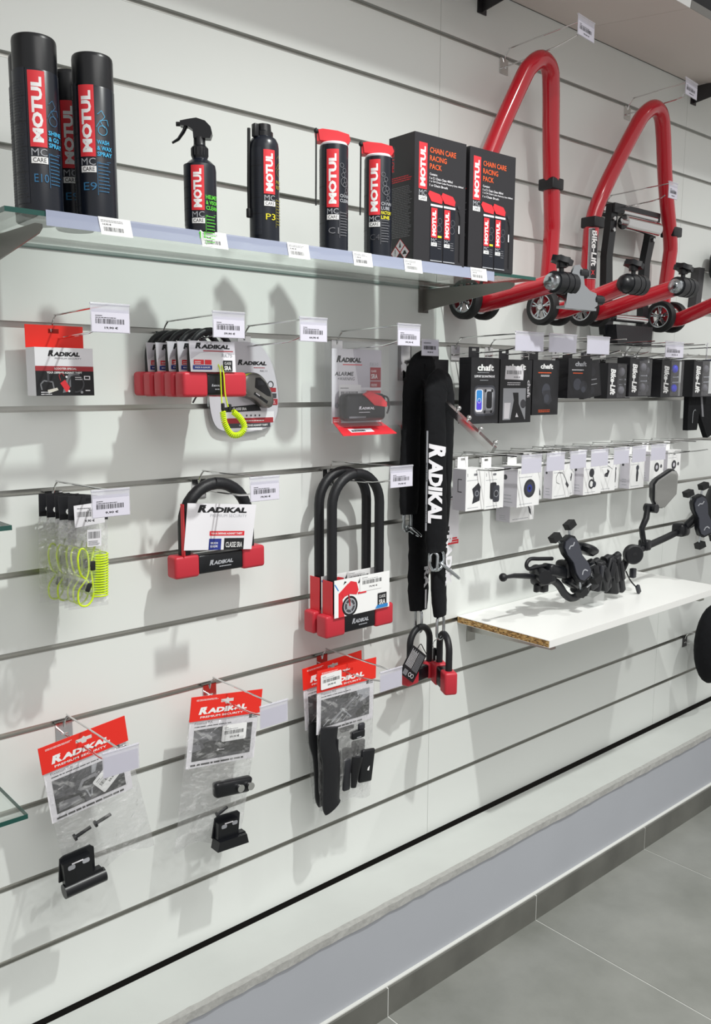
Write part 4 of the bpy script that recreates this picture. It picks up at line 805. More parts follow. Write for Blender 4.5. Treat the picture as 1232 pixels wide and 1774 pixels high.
def stand(label, legs, yb, zb, ends, adapters, hy, tr=.0225, extra=None):
    t = thing('paddock_stand', label, 'stand', (0, 0, 0)); o = Vector((legs[len(legs) // 2][0], hy, legs[len(legs) // 2][2])); t.location = o
    P = [Vector(p_) - o for p_ in legs]; L0 = Vector(legs[0]); L1 = Vector(legs[-1])
    full = spl(P, 6)
    MB().tube(full, tr, 'red_paint', 18, up=(0, 1, 0)).build('tube_frame', t)
    for s_, L in ((0, L0), (1, L1)):
        army, armz = ends[s_]
        e = [(L.x, yb, L.z), (L.x, yb - .002, L.z - .018), (L.x, yb - .012, zb + .012), (L.x, yb - .034, zb), (L.x, yb - .062, zb + .002)]
        MB().tube([Vector(p_) - o for p_ in spl(e, 5) + [Vector((L.x, army, armz))]], tr, 'red_paint', 18, up=(1, 0, 0)).build('lift_arm', t)
        cx = L.x - o.x
        wheel(t, (cx - .036, yb - .014 - o.y, zb + .010 - o.z)); wheel(t, (cx + .040, yb - .012 - o.y, zb + .012 - o.z))
        MB().cyl((cx - .05, yb - .014 - o.y, zb + .011 - o.z), (cx + .05, yb - .014 - o.y, zb + .011 - o.z), .006, 'steel', 10).build('axle', t)
        # adapter: black sleeve along x with bolt end
        c = Vector((cx, army - o.y, armz - o.z))
        MB().cyl(c + Vector((-.012, 0, 0)), c + Vector((.062, 0, .0)), .0255, 'satin', 20).lathe([(.0265, .018), (.0265, .026)], c, 'satin', 20, 'x').lathe([(.0265, .040), (.0265, .048)], c, 'satin', 20, 'x').build('adapter_sleeve', t)
        if adapters[s_] != 'cap': MB().lathe([(.0, -.034), (.010, -.032), (.012, -.026), (.019, -.024), (.021, -.012)], c, 'steel', 14, 'x', True).build('end_bolt', t)
        else: MB().lathe([(.0, -.038), (.014, -.034), (.022, -.024), (.024, -.010)], c, 'satin', 18, 'x').build('end_cap', t)
        knob(t, (c.x + .018, c.y, c.z + .050), .12)
        if adapters[s_] == 'hook':
            b = MB().box(c.x + .02, c.x + .15, c.y - .012, c.y + .012, c.z - .058, c.z - .052, 'steel'); b.prism([(-.02, -.050), (-.01, .010), (.010, .046), (.030, .050), (.044, .040), (.054, .004), (.078, -.008), (.104, -.012), (.112, -.040), (.09, -.052)], .005, 'steel', lambda u, v, w: tuple(c + Vector((.045 + u, -.006 - w * 1.0, v - .004))))
            b.build('swing_hook', t)
            MB().cyl(c + Vector((.080, -.002, .028)), c + Vector((.112, -.002, .028)), .012, 'satin', 12).build('hook_pin', t)
            MB().cyl(c + Vector((.150, -.002, -.030)), c + Vector((.184, -.002, -.030)), .012, 'satin', 12).build('hook_pin', t)
        if adapters[s_] == 'plate':
            b = MB(); b.prism([(.0, -.050), (.0, .006), (.110, .006), (.110, -.028), (.070, -.028), (.064, -.062), (.0, -.055)], .006, 'satin', lambda u, v, w: tuple(c + Vector((.04 + u, .004 - w, v)))); b.rbox(c + Vector((.02, .012, -.03)), (.07, .02, .05), .004, 'satin'); b.build('lift_plate', t)
    for (px, py, pz) in (extra or []):
        MB().rbox(Vector((px, py, pz)) - o, (.050, .050, .030), .004, 'black').build('rubber_band', t)
    return t, o
s1, so1 = stand('red tube paddock stand, the left one of two', [(1.722, -.055, 1.745), (1.722, -.058, 1.90), (1.728, -.064, 1.990), (1.768, -.080, 2.100), (1.838, -.105, 2.255), (1.862, -.113, 2.295), (1.898, -.118, 2.318), (1.936, -.116, 2.306), (1.957, -.108, 2.265), (1.990, -.090, 2.120), (2.032, -.070, 1.960), (2.044, -.062, 1.900), (2.042, -.055, 1.755)], -.055, 1.702, ((-.318, 1.736), (-.312, 1.757)), ('hook', 'cap'), -.112, extra=[(2.012, -.078, 2.035)])
s2, so2 = stand('red tube paddock stand with black name sticker, the right one', [(2.235, -.055, 1.750), (2.235, -.058, 1.880), (2.240, -.062, 1.975), (2.272, -.078, 2.070), (2.372, -.105, 2.245), (2.408, -.112, 2.290), (2.452, -.116, 2.313), (2.494, -.114, 2.298), (2.526, -.106, 2.250), (2.590, -.085, 2.120), (2.668, -.068, 1.960), (2.678, -.062, 1.900), (2.668, -.055, 1.765)], -.055, 1.708, ((-.345, 1.762), (-.300, 1.775)), ('bolt', 'plate'), -.112, extra=[(2.239, -.062, 1.965), (2.668, -.070, 1.985)])
a = Art(lambda u, v, w: (2.235 + .0229 * sin((u - .016) / .0229 - .45) - so2.x, -.0585 - (.0229 + w) * cos((u - .016) / .0229 - .45) - so2.y, 1.806 + v - so2.z), .004)
a.rect(-.001, -.001, .034, .142, 'card'); a.rect(0, 0, .032, .140, 'ink'); a.text('Bike-Lift', .009, .035, .018, .100, 'white', .03, .1, 2); a.text('X', .010, .010, .012, .013, 'red_print', .02); a.build('name_sticker', s2)
# stubs of a third pair to the right: a dark arm with bracket
t = thing('clamp_bracket', 'dark steel bracket at the right edge beside the stand plate', 'bracket', (2.93, 0, 1.8))
MB().prism([(0, -.030), (.035, -.030), (.050, .105), (.012, .105)], .03, 'dark_metal').build('plate', t); MB().rbox((.14, -.05, .12), (.11, .07, .11), .03, 'soft').build('black_clamp', t)
# black roller stand
t = thing('roller_stand', 'black frame stand with chrome rollers hanging between the red stands', 'roller stand', (2.462, -.055, 1.69))
f = lambda u, v, w: (u, .015 - w, v)
MB().prism([(-.124, .345), (.134, .345), (.134, .318), (-.124, .318)], .03, 'satin', f).build('top_bar', t)
for s_, P in ((-1, [(-.124, .345), (-.092, .33), (-.100, .27), (-.112, .19), (-.104, .10), (-.100, .03), (-.092, .0), (-.095, -.04), (-.13, -.04), (-.140, .0), (-.140, .10), (-.144, .19), (-.132, .27)]), (1, [(.134, .345), (.100, .33), (.092, .27), (.070, .19), (.070, .10), (.074, .03), (.070, -.05), (.104, -.05), (.106, .03), (.102, .10), (.102, .19), (.126, .27)])):
    MB().prism(P, .022, 'satin', f).build('side_bar', t)
MB().cyl((-.085, -.022, .292), (.105, -.022, .292), .021, 'chrome', 24).cyl((-.10, -.022, .292), (.118, -.022, .292), .009, 'chrome', 12).build('roller', t)
MB().cyl((-.085, -.018, .322), (.105, -.018, .322), .007, 'chrome', 14).build('tie_rod', t)
MB().cyl((-.10, -.012, .012), (.08, -.012, .012), .012, 'chrome', 16).build('roller', t)
for x, z in ((-.118, .30), (-.118, .268), (-.122, .01), (.112, .312), (.108, .262)): MB().cyl((x, -.008, z), (x, -.014, z), .006, 'chrome', 12).build('bolt', t)
MB().hexa([(-.13, -.05, -.070), (-.12, -.035, -.010), (-.13, .0, -.070), (-.12, .01, -.010), (.06, -.05, -.070), (.09, -.035, -.010), (.06, .0, -.070), (.09, .01, -.010)], 'soft').build('foot_plate', t)

# ------------------------------------------------------------------ chaft and Bike-Lift boxes
def chaft_hook(x, k, label, price=None, tagrot=0, L=.24, pt=True, seed=1, tagw=.072): return hook(x, k, label, L=L, price=price, price_tag=pt, seed=seed, tagw=tagw, tagrot=tagrot)
chaft_hook(1.726, 5, 'wire hook above the blue phone picture box', tagw=.112)
chaft_hook(1.862, 5, 'wire hook above the box with white sticker', tagw=.118)
chaft_hook(2.020, 5, 'wire hook with blank tag above the orange titled box', tagw=.105)
chaft_hook(2.165, 5, 'wire hook without tag above the tilted dark boxes', pt=False)
chaft_hook(2.315, 5, 'wire hook without tag above the first narrow lettered box', pt=False)
chaft_hook(2.415, 5, 'wire hook with barcode tag above the indicator boxes', price='29,90 €', tagw=.105, seed=12)
chaft_hook(2.540, 5, 'wire hook without tag between the indicator boxes', pt=False)
chaft_hook(2.610, 5, 'wire hook with tilted tag at the right end of the row', tagw=.12, tagrot=.5)
chaft_hook(2.800, 5, 'wire hook at the right edge of the upper box row', pt=False)
def box_pack(x, y, z, W, H, D, label, art, rot=0, side=None, name='hanging_box', base='box_dark', cat='box', tab=True):
    t = thing(name, label, cat, (x, y, z), (0, 0, rot)); MB().box(-W / 2, W / 2, 0, D, -H, 0, base).build('carton', t)
    if tab: MB().prism([(-.020, 0), (.020, 0), (.020, .028), (.008, .028), (.008, .018), (-.008, .018), (-.008, .028), (-.020, .028)], .001, base, lambda u, v, w: (u, D - w, v)).prism([(-.008, .024), (.008, .024), (.008, .028), (-.008, .028)], .001, base, lambda u, v, w: (u, D - w, v)).build('hang_tab', t)
    a = Art(front(-W / 2, 0, -H)); art(a, W, H); a.build('front_print', t)
    if side: s_ = Art(left(-W / 2, D, -H)); side(s_, D, H); s_.build('side_print', t)
    return t
def art_phone(a, W, H):
    a.text('chaft', W * .22, H * .80, W * .58, H * .10, 'white', .04); a.greek(W * .22, H * .77, W * .5, H * .02, 1, 'ink_light'); a.text('SUPPORT DE SMARTPHONE', W * .12, H * .70, W * .72, H * .035, 'card', .03); a.greek(W * .32, H * .655, W * .35, H * .02, 1, 'ink_light')
    a.poly(rrect(W * .76, H * .46, .012, 3, W * .12, H * .12), 'slate'); a.poly(rrect(W * .70, H * .40, .012, 3, W * .15, H * .15), 'ink_grey'); a.poly(rrect(W * .26, H * .34, .006, 3, W * .17, H * .18), 'card'); a.poly(rrect(W * .26, H * .32, .006, 3, W * .53, H * .20), 'ink_light')
    a.poly(rrect(W * .20, H * .30, .004, 3, W * .20, H * .21), 'sky'); a.poly(rrect(W * .17, H * .13, .003, 3, W * .215, H * .215), 'purple'); a.disc(W * .30, H * .35, W * .06, 'card', 14, W * .05)
    a.poly(rrect(W * .20, H * .26, .006, 3, W * .56, H * .23), 'box_dark')
    for u, v in ((.52, .50), (.76, .50), (.50, .18), (.74, .18)): a.disc(W * u, H * v, W * .04, 'ink', 8)
def art_sticker(a, W, H):
    a.text('chaft', W * .22, H * .84, W * .58, H * .09, 'white', .04); a.poly([(W * .14, H * .69), (W * .72, H * .68), (W * .74, H * .88), (W * .16, H * .90)], 'card'); a.bars(W * .2, H * .77, W * .48, H * .06, 'ink', 6, 24); a.text('39,90 €', W * .42, H * .71, W * .2, H * .025, 'ink')
    a.greek(W * .22, H * .60, W * .5, H * .06, 2, 'card', .4); a.rect(W * .10, H * .05, W * .72, H * .50, 'ink_light'); a.poly([(W * .14, H * .07), (W * .14, H * .32), (W * .34, H * .32), (W * .30, H * .07)], 'card'); a.poly([(W * .34, H * .05), (W * .44, H * .36), (W * .40, H * .48), (W * .58, H * .48), (W * .60, H * .30), (W * .80, H * .05)], 'ink'); a.disc(W * .74, H * .30, W * .09, 'ink_mid'); a.poly([(W * .50, H * .09), (W * .54, H * .16), (W * .60, H * .09)], 'card'); a.text('chaft', W * .86, H * .40, W * .10, H * .28, 'card', .03, 0, 2)
def art_orange(a, W, H):
    a.text('chaft', W * .28, H * .84, W * .48, H * .09, 'white', .04); a.greek(W * .2, H * .76, W * .6, H * .03, 1, 'orange', .6); a.greek(W * .3, H * .70, W * .4, H * .04, 2, 'card', .4)
    a.disc(W * .52, H * .45, W * .16, 'slate', 18); a.poly([(W * .40, H * .44), (W * .66, H * .46), (W * .76, H * .26), (W * .62, H * .18), (W * .44, H * .22)], 'charcoal'); a.disc(W * .55, H * .30, W * .10, 'slate', 16); a.greek(W * .24, H * .05, W * .54, H * .06, 2, 'orange', .5)
def art_pods(a, W, H):
    a.text('chaft', W * .28, H * .80, W * .48, H * .12, 'ink_light', .04); a.greek(W * .15, H * .70, W * .6, H * .03, 1, 'card', .6); a.greek(W * .2, H * .62, W * .5, H * .04, 1, 'orange', .5); a.disc(W * .40, H * .35, W * .17, 'slate', 18); a.disc(W * .66, H * .30, W * .16, 'charcoal', 18); a.disc(W * .66, H * .22, W * .09, 'slate', 14)
def dark_side(a, W, H): a.rect(W * .1, H * .1, W * .8, H * .8, 'box_black')
gl = 'hanging accessory boxes in the upper row'
box_pack(1.712, -.118, 1.566, .108, .166, .040, 'black box with a glowing blue phone picture', art_phone, side=dark_side)
box_pack(1.612, -.060, 1.560, .050, .160, .030, 'narrow black box half hidden behind the chain locks', lambda a, W, H: a.greek(W * .2, H * .2, W * .6, H * .6, 6, 'ink_mid', .3), side=None)
box_pack(1.850, -.108, 1.564, .132, .166, .045, 'black box with white price sticker over its title', art_sticker, side=dark_side)
box_pack(1.985, -.104, 1.566, .118, .150, .045, 'black box with orange text and round clamp picture', art_orange, side=dark_side)
box_pack(2.115, -.125, 1.573, .098, .112, .050, 'smaller dark box hanging askew right of the orange titled one', art_pods, rot=-.12, side=dark_side)
def art_flat(a, W, H):
    a.rect(W * .08, H * .06, W * .84, H * .88, 'box_black'); a.disc(W * .6, H * .70, W * .16, 'charcoal'); a.line([(W * .3, H * .50), (W * .8, H * .48)], .002, 'ink_light'); a.line([(W * .3, H * .36), (W * .8, H * .35)], .002, 'ink_light'); a.disc(W * .5, H * .2, W * .14, 'charcoal')
tb = box_pack(2.200, -.100, 1.566, .080, .104, .016, 'thin tilted black pack right of the smaller dark box', art_flat, rot=0); tb.rotation_euler = (0, radians(-9), -.1)
def bl_box(x, y, z, W, H, D, label, blue=False, rot=0, glossy='smoke'):
    t = thing('indicator_box', label, 'box', (x, y, z), (0, 0, rot)); lw = W * .42
    MB().box(-W / 2, -W / 2 + lw, 0, D, -H, 0, 'box_dark').box(-W / 2 + lw, W / 2, D * .35, D, -H, 0, 'box_dark').box(-W / 2 + lw, W / 2, 0, D * .35, -.003, 0, 'box_dark').box(-W / 2 + lw, W / 2, 0, D * .35, -H, -H + .003, 'box_dark').build('carton', t)
    MB().box(-W / 2 + lw, W / 2, 0, .0006, -H + .003, -.003, 'smoke').build('window_film', t)
    a = Art(front(-W / 2, 0, -H)); a.text('Bike-Lift', lw * .28, H * .12, lw * .52, H * .72, 'white', .04, .12, 2); a.build('front_print', t)
    cx = -W / 2 + lw + (W - lw) / 2
    for s_ in (0, 1):
        z_ = -H * (.24 + .52 * s_); MB().sphere((cx, .010, z_), .0135, 'blue_box' if blue else 'ink_grey', 12, (1, .7, 1)).build('indicator', t)
        MB().cyl((cx - .018, .008, -H * (.46 + .14 * s_)), (cx + .018, .008, -H * (.46 + .14 * s_)), .0022, 'steel', 8).sphere((cx + .018, .008, -H * (.46 + .14 * s_)), .004, 'steel', 8).build('bolt', t)
    return t
bl_box(2.350, -.105, 1.564, .125, .106, .045, 'narrow lettered black box, the leftmost of the indicator boxes')
bl_box(2.462, -.110, 1.583, .128, .120, .045, 'second lettered indicator box with smoked window')
bl_box(2.560, -.070, 1.570, .090, .108, .045, 'dark lettered pack tucked behind the indicator boxes')
bl_box(2.655, -.110, 1.580, .140, .120, .045, 'lettered box with two bright blue indicators', True)
bl_box(2.862, -.110, 1.584, .140, .124, .045, 'lettered indicator box cut off by the right edge')
# black fabric shape and pouch at the right edge
t = thing('black_harness', 'black strap shaped piece hanging at the right edge below the boxes', 'strap', (2.86, -.07, 1.45))
MB().prism([(-.05, .02), (.12, .02), (.15, -.12), (.10, -.135), (.03, -.045), (.02, -.105), (-.045, -.105)], .018, 'fabric').build('strap', t); MB().prism([(.030, .01), (.042, .01), (.060, -.06), (.048, -.06)], .002, 'ink_grey', lambda u, v, w: (u, -.018 - w, v)).build('grey_stripe', t); MB().tube(spl([(-.02, -.02, -.08), (-.018, -.02, -.045), (-.005, -.02, -.035), (0, -.02, -.04)], 4), .0015, 'steel', 6).build('wire', t)
hk = hook(3.055, 12, 'small chrome plate hook near the right edge low on the wall', L=.16, price_tag=False, plate='dark_metal')
t = thing('knee_guard', 'black rounded guard with white letters at the lower right edge', 'guard', (3.075, -.10, .56))
MB().sphere((0, 0, -.02), .105, 'fabric', 24, (.95, .5, 1.45)).build('shell', t); a = Art(lambda u, v, w: (-.055 + u, -.052 - w, -.06 + v)); a.text('LS', .012, .0, .028, .10, 'card', .05, .1, 2); a.build('lettering', t)
t = thing('round_pouch', 'dark rounded object at the right edge above the white shelf', 'pouch', (3.065, -.12, 1.05))
MB().sphere((0, 0, 0), .10, 'soft', 24, (1.0, .7, 1.3)).build('shell', t)

# ------------------------------------------------------------------ white accessory boxes
for i, x in enumerate((1.750, 1.850, 1.950, 2.050, 2.158, 2.250, 2.356)):
    hook(x, 7, 'wire hook with blank tag above the white boxes, %s from the left' % ('first', 'second', 'third', 'fourth', 'fifth', 'sixth', 'seventh')[i], L=.24, tagw=.078, tagrot=.04 * ((i % 3) - 1))
for i, x in enumerate((1.700, 2.105, 2.460, 2.59, 2.705)): hook(x, 7, ('untagged wire hook nearest the chain locks', 'untagged wire hook in the middle of the white box row', 'untagged wire hook third from the right in the white box row', 'untagged wire hook above the ring mount box with small disc', 'untagged wire hook at the right end above the mirror')[i], L=.24, price_tag=False)
def w_art(kind):
    def f(a, W, H):
        a.poly(rrect(.014, .006, .002, 2, W * .42, H * .83), 'ink_grey'); a.greek(W * .06, H * .72, W * .7, H * .025, 1, 'ink_light', .5); a.greek(W * .1, H * .06, W * .7, H * .025, 1, 'ink_light', .5); a.rect(W * .08, H * .82, W * .02, H * .08, 'ink_grey')
        if kind == 0: a.poly([(W * .35, H * .16), (W * .75, H * .22), (W * .80, H * .55), (W * .68, H * .66), (W * .34, H * .52), (W * .42, H * .34)], 'charcoal'); a.disc(W * .60, H * .40, W * .15, 'slate'); a.disc(W * .60, H * .40, W * .10, 'ink_light', 16, W * .08)
        if kind == 1: a.poly(rrect(W * .34, H * .42, .006, 3, W * .28, H * .24), 'charcoal'); a.poly(rrect(W * .34, H * .42, .006, 3, W * .44, H * .16), 'slate'); a.disc(W * .61, H * .37, W * .12, 'ink_light', 16, W * .10); a.disc(W * .61, H * .37, W * .07, 'charcoal')
        if kind == 2: a.disc(W * .55, H * .44, W * .26, 'charcoal', 24); a.disc(W * .55, H * .44, W * .19, 'slate', 20); a.disc(W * .55, H * .44, W * .11, 'navy', 16); a.disc(W * .55, H * .44, W * .05, 'ink')
        if kind == 3: a.line([(W * .2, H * .6), (W * .3, H * .72), (W * .55, H * .70), (W * .75, H * .5), (W * .85, H * .38)], .0016, 'ink'); a.line([(W * .2, H * .6), (W * .22, H * .45), (W * .4, H * .4)], .0012, 'ink'); a.poly([(W * .78, H * .46), (W * .92, H * .34), (W * .86, H * .26), (W * .72, H * .38)], 'ink_mid')
        if kind == 4: a.disc(W * .45, H * .62, W * .14, 'charcoal'); a.disc(W * .45, H * .30, W * .16, 'charcoal', 16, W * .10); a.line([(W * .5, H * .55), (W * .62, H * .32)], .004, 'charcoal'); a.disc(W * .62, H * .28, W * .1, 'slate')
        if kind == 5: a.poly([(W * .46, H * .2), (W * .56, H * .2), (W * .60, H * .45), (W * .54, H * .65), (W * .46, H * .62), (W * .44, H * .4)], 'charcoal'); a.disc(W * .52, H * .62, W * .10, 'slate')
        if kind == 6: a.disc(W * .5, H * .46, W * .18, 'charcoal'); a.disc(W * .5, H * .46, W * .08, 'card_grey'); a.disc(W * .82, H * .48, W * .07, 'ink_mid')
        if kind == 7: a.poly([(W * .3, H * .52), (W * .55, H * .5), (W * .62, H * .6), (W * .45, H * .66), (W * .5, H * .42), (W * .3, H * .44)], 'ink_mid'); a.line([(W * .4, H * .8), (W * .8, H * .65)], .001, 'ink')
        if kind == 8: a.disc(W * .45, H * .72, W * .26, 'charcoal'); a.disc(W * .45, H * .72, W * .15, 'slate'); a.line([(W * .6, H * .55), (W * .85, H * .2)], .0015, 'ink'); a.poly([(W * .7, H * .30), (W * .82, H * .26), (W * .88, H * .1), (W * .78, H * .12)], 'ink_mid')
    return f
def w_side(a, W, H): a.rect(0, 0, W, H, 'card_grey'); a.greek(W * .25, H * .1, W * .5, H * .25, 3, 'ink_light', .3); a.disc(W * .3, H * .72, W * .12, 'ink_mid')
def w_side0(a, W, H): a.rect(0, 0, W, H, 'card_grey'); a.line([(W * .7, H * .75), (W * .4, H * .75), (W * .4, H * .45), (W * .7, H * .45)], .002, 'ink')
WB = [(1.695, -.108, .072, .108, .045, 0, 0, 'white box with black clamp picture, first after the chain locks', w_side0), (1.775, -.105, .078, .106, .030, 1, 0, 'white box with two square mount pictures', None), (1.915, -.110, .098, .112, .060, 2, 0, 'white box with round navy mount picture and grey side', w_side),
      (1.998, -.070, .075, .106, .030, 8, .05, 'white box whose round mount picture is partly under a tag', w_side), (2.070, -.108, .086, .102, .030, 3, 0, 'white box with thin cable loop picture', w_side), (2.150, -.085, .050, .104, .045, 7, .2, 'narrow white box turned sideways with tiny part picture', w_side), (2.225, -.108, .092, .104, .040, 4, 0, 'white box with twin ring mount picture', w_side),
      (2.318, -.100, .072, .102, .040, 7, -.1, 'white box with small angled bracket picture', w_side), (2.385, -.085, .050, .102, .045, 5, .15, 'narrow white box with slim arm picture', w_side), (2.472, -.108, .085, .104, .035, 5, 0, 'white box with dark arm mount picture', w_side), (2.590, -.108, .085, .096, .045, 6, 0, 'white box with ring mount and small disc, second from right', w_side), (2.705, -.105, .085, .090, .030, 6, .0, 'last white box at the right end above the mirror', w_side)]
zs = {0: 1.284, 10: 1.286, 11: 1.284}
for i, (x, y, W, H, D, kd, rot, lb, sd) in enumerate(WB): box_pack(x, y, zs.get(i, 1.279), W, H, D, lb, w_art(kd), rot, sd, 'accessory_box', 'white')
box_pack(1.955, -.060, 1.176, .108, .060, .050, 'lower white box hanging beneath the round mount box', lambda a, W, H: (a.greek(W * .1, H * .1, W * .8, H * .06, 1, 'ink_light', .5), a.poly([(W * .72, H * .75), (W * .86, H * .5), (W * .90, H * .2), (W * .80, H * .35)], 'ink_mid'), a.line([(W * .5, H * .98), (W * .78, H * .65)], .0014, 'ink')), 0, w_side, 'accessory_box', 'white', tab=False)

# ------------------------------------------------------------------ handlebar display
t = thing('handlebar_display', 'black handlebar with phone mounts standing on an acrylic block on the white shelf', 'handlebar', (2.15, -.17, .86)); o = Vector((2.15, -.17, .86))
def L(x, y, z): return Vector((x, y, z)) - o
q = Matrix.Rotation(.1, 3, 'Z')
MB().prism([(-.024, 0), (.030, 0), (.030, .040), (-.024, .030)], .045, 'acrylic', lambda u, v, w: (u, .02 - w, v)).build('acrylic_block', t)
MB().tube([p_ for p_ in spl([L(1.905, -.165, .985), L(1.985, -.165, .950), L(2.030, -.165, .908), L(2.075, -.165, .893), L(2.16, -.165, .915), L(2.24, -.162, .915), L(2.315, -.160, .930), L(2.362, -.160, .975), L(2.44, -.158, .990), L(2.62, -.160, 1.015), L(2.80, -.165, 1.050)], 6)], .011, 'soft', 14).build('bar', t)
MB().tube([L(1.755, -.160, .998), L(1.800, -.160, .996), L(1.850, -.160, .988), L(1.93, -.160, .972)], [.004, .0065, .0075, .006], 'soft', 10, flat=(1, .6)).sphere(L(1.755, -.160, .998), .0115, 'soft').build('brake_lever', t)
MB().cyl(L(1.885, -.20, .985), L(1.935, -.13, .985), .019, 'soft', 18).rbox(L(1.930, -.160, .975), (.075, .045, .045), .012, 'satin').rbox(L(1.925, -.165, .945), (.024, .02, .024), .004, 'satin').rbox(L(1.895, -.165, .948), (.018, .014, .022), .004, 'satin').rbox(L(1.975, -.165, .985), (.09, .04, .035), .010, 'satin', rot=Matrix.Rotation(.25, 3, 'Y')).build('lever_clamp', t)
MB().tube(spl([L(1.96, -.165, 1.022), L(1.905, -.16, 1.028), L(1.868, -.16, 1.032), L(1.852, -.16, 1.020), L(1.862, -.16, 1.006), L(1.90, -.16, 1.006), L(1.95, -.16, 1.004)], 4), .0055, 'soft', 10).build('reservoir_hose', t)
def phone_mount(c, q, nm='phone_mount', s_=1., lit='charcoal'):
    f = lambda u, v, w: tuple(Vector(c) + q @ Vector((u * s_, -w * s_, v * s_)))
    body = [(-.014, -.062), (.014, -.062), (.024, -.052), (.026, -.030), (.019, 0), (.026, .030), (.024, .050), (.012, .062), (-.012, .062), (-.024, .050), (-.026, .030), (-.019, 0), (-.026, -.030), (-.024, -.052)]
    b = MB().prism(body, .014, 'satin', f).prism([(a_ * .86, b_ * .9) for a_, b_ in body], .004, lit, lambda u, v, w: f(u, v, w + .014)); p_ = b.build(nm, t)
    for sx, sz in ((-1, 1), (1, 1), (-1, -1), (1, -1)):
        x, z = sx * .028, sz * .080
        b = MB().cyl(f(sx * .014, sz * .050, .006), f(x, z, .006), .003 * s_, 'steel', 8); b.prism([(x - .012, z - .008), (x + .012, z - .008), (x + .012, z + .008), (x - .012, z + .008)], .020, 'rubber', f); b.build('grip_claw', p_)
    a = Art(lambda u, v, w: f(u, v, .0182 + w)); a.line([(-.012, .036), (-.004, .040), (.004, .036), (.012, .041)], .003, 'ink_light'); a.build('emblem', p_); a.mb = MB(); a.line([(-.010, -.040), (-.003, -.034), (.004, -.034), (.010, -.042)], .003, 'ink_light'); a.build('emblem', p_)
phone_mount(L(2.022, -.190, 1.018), Matrix.Rotation(-.12, 3, 'Z') @ Matrix.Rotation(-.50, 3, 'Y') @ Matrix.Rotation(-.15, 3, 'X'), s_=1.15, lit='slate')
MB().rbox(L(2.02, -.165, .985), (.035, .05, .05), .012, 'satin').cyl(L(2.02, -.17, 1.00), L(2.03, -.185, 1.02), .012, 'satin').rbox(L(2.045, -.175, .945), (.055, .045, .028), .01, 'satin', rot=Matrix.Rotation(.5, 3, 'Y')).build('mount_clamp', t)
qq = Matrix.Rotation(.45, 3, 'Y')
b = MB(); b.lathe([(.006, -.014), (.026, -.012), (.036, 0), (.036, .007), (.029, .012), (0, .012)], (0, 0, 0), 'satin', 24); b.v = [tuple(qq @ Vector(v) + L(2.122, -.165, 1.028)) for v in b.v]; b.tube([L(2.045, -.165, 1.035), L(2.09, -.165, 1.038)], .008, 'satin').build('round_puck', t)
rn = random.Random(12)
for i, (x, z, w_, h, ry) in enumerate(((2.105, .935, .030, .075, .25), (2.135, .950, .032, .080, .30), (2.165, .945, .030, .090, .35), (2.195, .935, .034, .085, .25), (2.222, .945, .028, .095, .3), (2.245, .930, .026, .110, .35), (2.275, .935, .024, .120, .32))):
    rr = Matrix.Rotation(-ry if i > 4 else (.5, -.3, .15, -.5, .35)[i], 3, 'Y') @ Matrix.Rotation((.3, -.2, .4, 0, -.3, .2, .1)[i], 3, 'Z')
    MB().rbox(L(x, -.168, z), (w_, .050, h), .007, 'satin' if i % 2 else 'soft', 3, rot=rr).rbox(L(x, -.192, z + .012), (w_ * .7, .012, h * .5), .004, 'charcoal' if i in (2,) else 'black', 2, rot=rr).cyl(L(x - .01, -.17, z + h * .42), L(x + .012, -.17, z + h * .48), .011, 'soft', 12).build('bar_clamp', t)
MB().cyl(L(2.055, -.20, .945), L(2.085, -.20, .955), .003, 'steel', 8).cyl(L(2.075, -.20, .928), L(2.115, -.20, .940), .003, 'steel', 8).build('clamp_bolt', t)
b = MB(); b.lathe([(0, -.012), (.026, -.012), (.030, -.008), (.030, .008), (.022, .010), (.022, .014), (0, .014)], (0, 0, 0), 'soft', 28, 'y'); q2 = Matrix.Rotation(-.55, 3, 'Z'); b.v = [tuple(q2 @ Vector(v) + L(2.335, -.190, .990)) for v in b.v]; b.rbox(L(2.375, -.170, 1.0), (.03, .03, .022), .006, 'satin').build('disc_charger', t)
b = MB(); b.lathe([(0, -.014), (.008, -.0125)], (0, 0, 0), 'ink', 16, 'y'); b.v = [tuple(q2 @ Vector(v) + L(2.335, -.190, .990)) for v in b.v]; b.build('disc_socket', t)
MB().tube(spl([L(2.33, -.172, .935), L(2.345, -.18, .905), L(2.365, -.19, .882)], 4), .0022, 'rubber', 8).rbox(L(2.372, -.192, .876), (.015, .010, .028), .003, 'charcoal', rot=Matrix.Rotation(-.5, 3, 'Y')).rbox(L(2.365, -.175, .925), (.018, .016, .030), .003, 'charcoal').build('charge_cable', t)
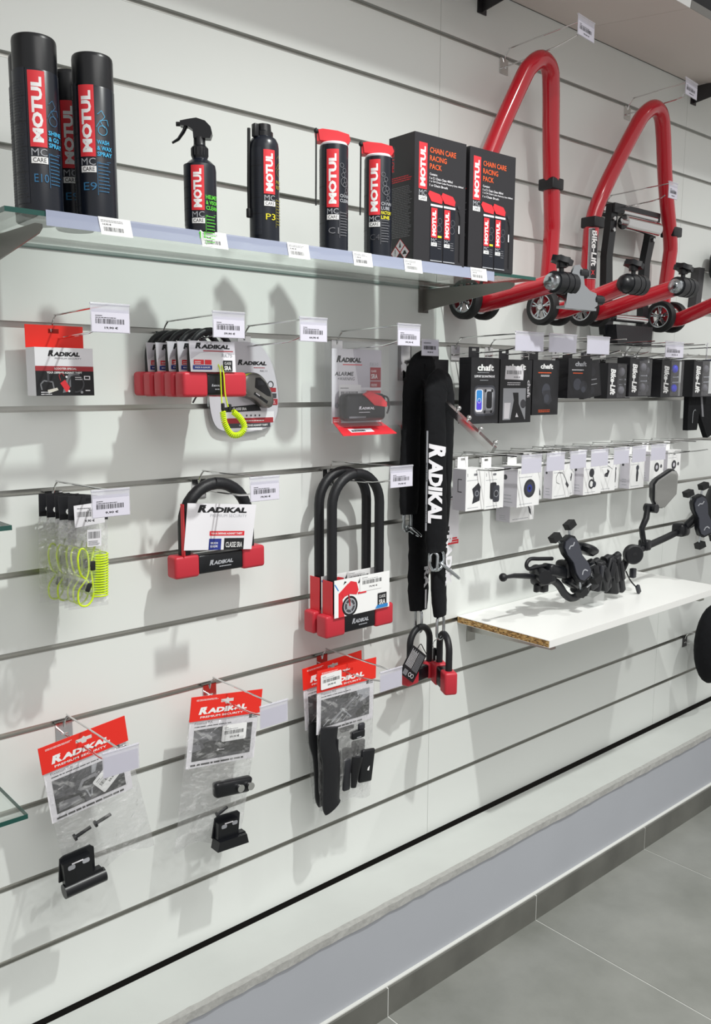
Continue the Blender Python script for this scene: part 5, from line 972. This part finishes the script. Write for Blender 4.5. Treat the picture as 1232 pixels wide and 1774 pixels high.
# mirror
MB().tube([L(2.455, -.158, .995), L(2.440, -.158, 1.030), L(2.432, -.158, 1.055), L(2.455, -.158, 1.085), L(2.462, -.158, 1.125)], [.008, .009, .009, .010, .009], 'satin', 12).rbox(L(2.455, -.158, 1.0), (.028, .034, .034), .006, 'satin').cyl(L(2.478, -.18, 1.115), L(2.478, -.14, 1.115), .014, 'satin').build('mirror_stem', t)
mq = Matrix.Rotation(-.72, 3, 'Z') @ Matrix.Rotation(.08, 3, 'X')
mp = [(-.050, .035), (-.038, .052), (.020, .090), (.038, .090), (.048, .074), (.048, -.004), (.000, -.060), (-.030, -.060), (-.046, -.030)]
f = lambda u, v, w: tuple(L(2.528, -.170, 1.165) + mq @ Vector((u * .74, -w, v * .82)))
MB().prism([(a_ - .008, b_) for a_, b_ in mp], .022, 'satin', f).prism([(a_ * .8 - .014, b_ * .8) for a_, b_ in mp], -.018, 'satin', f).build('mirror_shell', t)
MB().prism([(a_ * .96, b_ * .96) for a_, b_ in mp], .002, 'chrome', lambda u, v, w: f(u, v, w + .022)).build('mirror_rim', t); MB().prism([(a_ * .88, b_ * .88 + .001) for a_, b_ in mp], .001, 'mirror', lambda u, v, w: f(u, v, w + .024)).build('mirror_glass', t)
MB().rbox(L(2.665, -.165, 1.028), (.055, .045, .045), .012, 'satin').cyl(L(2.67, -.175, 1.035), L(2.69, -.20, 1.07), .013, 'satin').build('mount_clamp', t)
phone_mount(L(2.690, -.212, 1.078), Matrix.Rotation(-.35, 3, 'Z') @ Matrix.Rotation(-.34, 3, 'Y'), s_=1.15, lit='slate')

# ------------------------------------------------------------------ groups of repeats
GRP = {'display_hook': 'wire display hooks on the slat wall', 'spray_can': 'spray cans on the glass shelf', 'bag_pack': 'red headed parts bags in the bottom row',
       'hanging_box': 'black accessory boxes in the upper row', 'indicator_box': 'lettered indicator boxes in the upper row', 'accessory_box': 'white accessory boxes in the second row',
       'paddock_stand': 'red paddock stands hanging at the right', 'shelf_bracket': 'shelf brackets on the slat wall', 'gift_box': 'twin spray gift boxes', 'glass_shelf': 'glass shelves',
       'display_shelf': 'display shelves above', 'chain_lock': 'black sleeved chain locks on the chrome arm', 'shackle_padlock': 'red padlocks at the chain ends', 'blister_pack': 'blister packed disc locks', 'cable_pack': 'neon cable packs on one hook'}
for o in bpy.data.objects:
    if o.parent is None and 'label' in o:
        k = o.name.split('.')[0]
        if k in GRP: o['group'] = GRP[k]
        elif k == 'shackle_lock': o['group'] = 'row of small shackle locks' if 'row' in o['label'] else ('tall shackle locks on one hook' if 'tall' in o['label'] else 'short shackle lock')
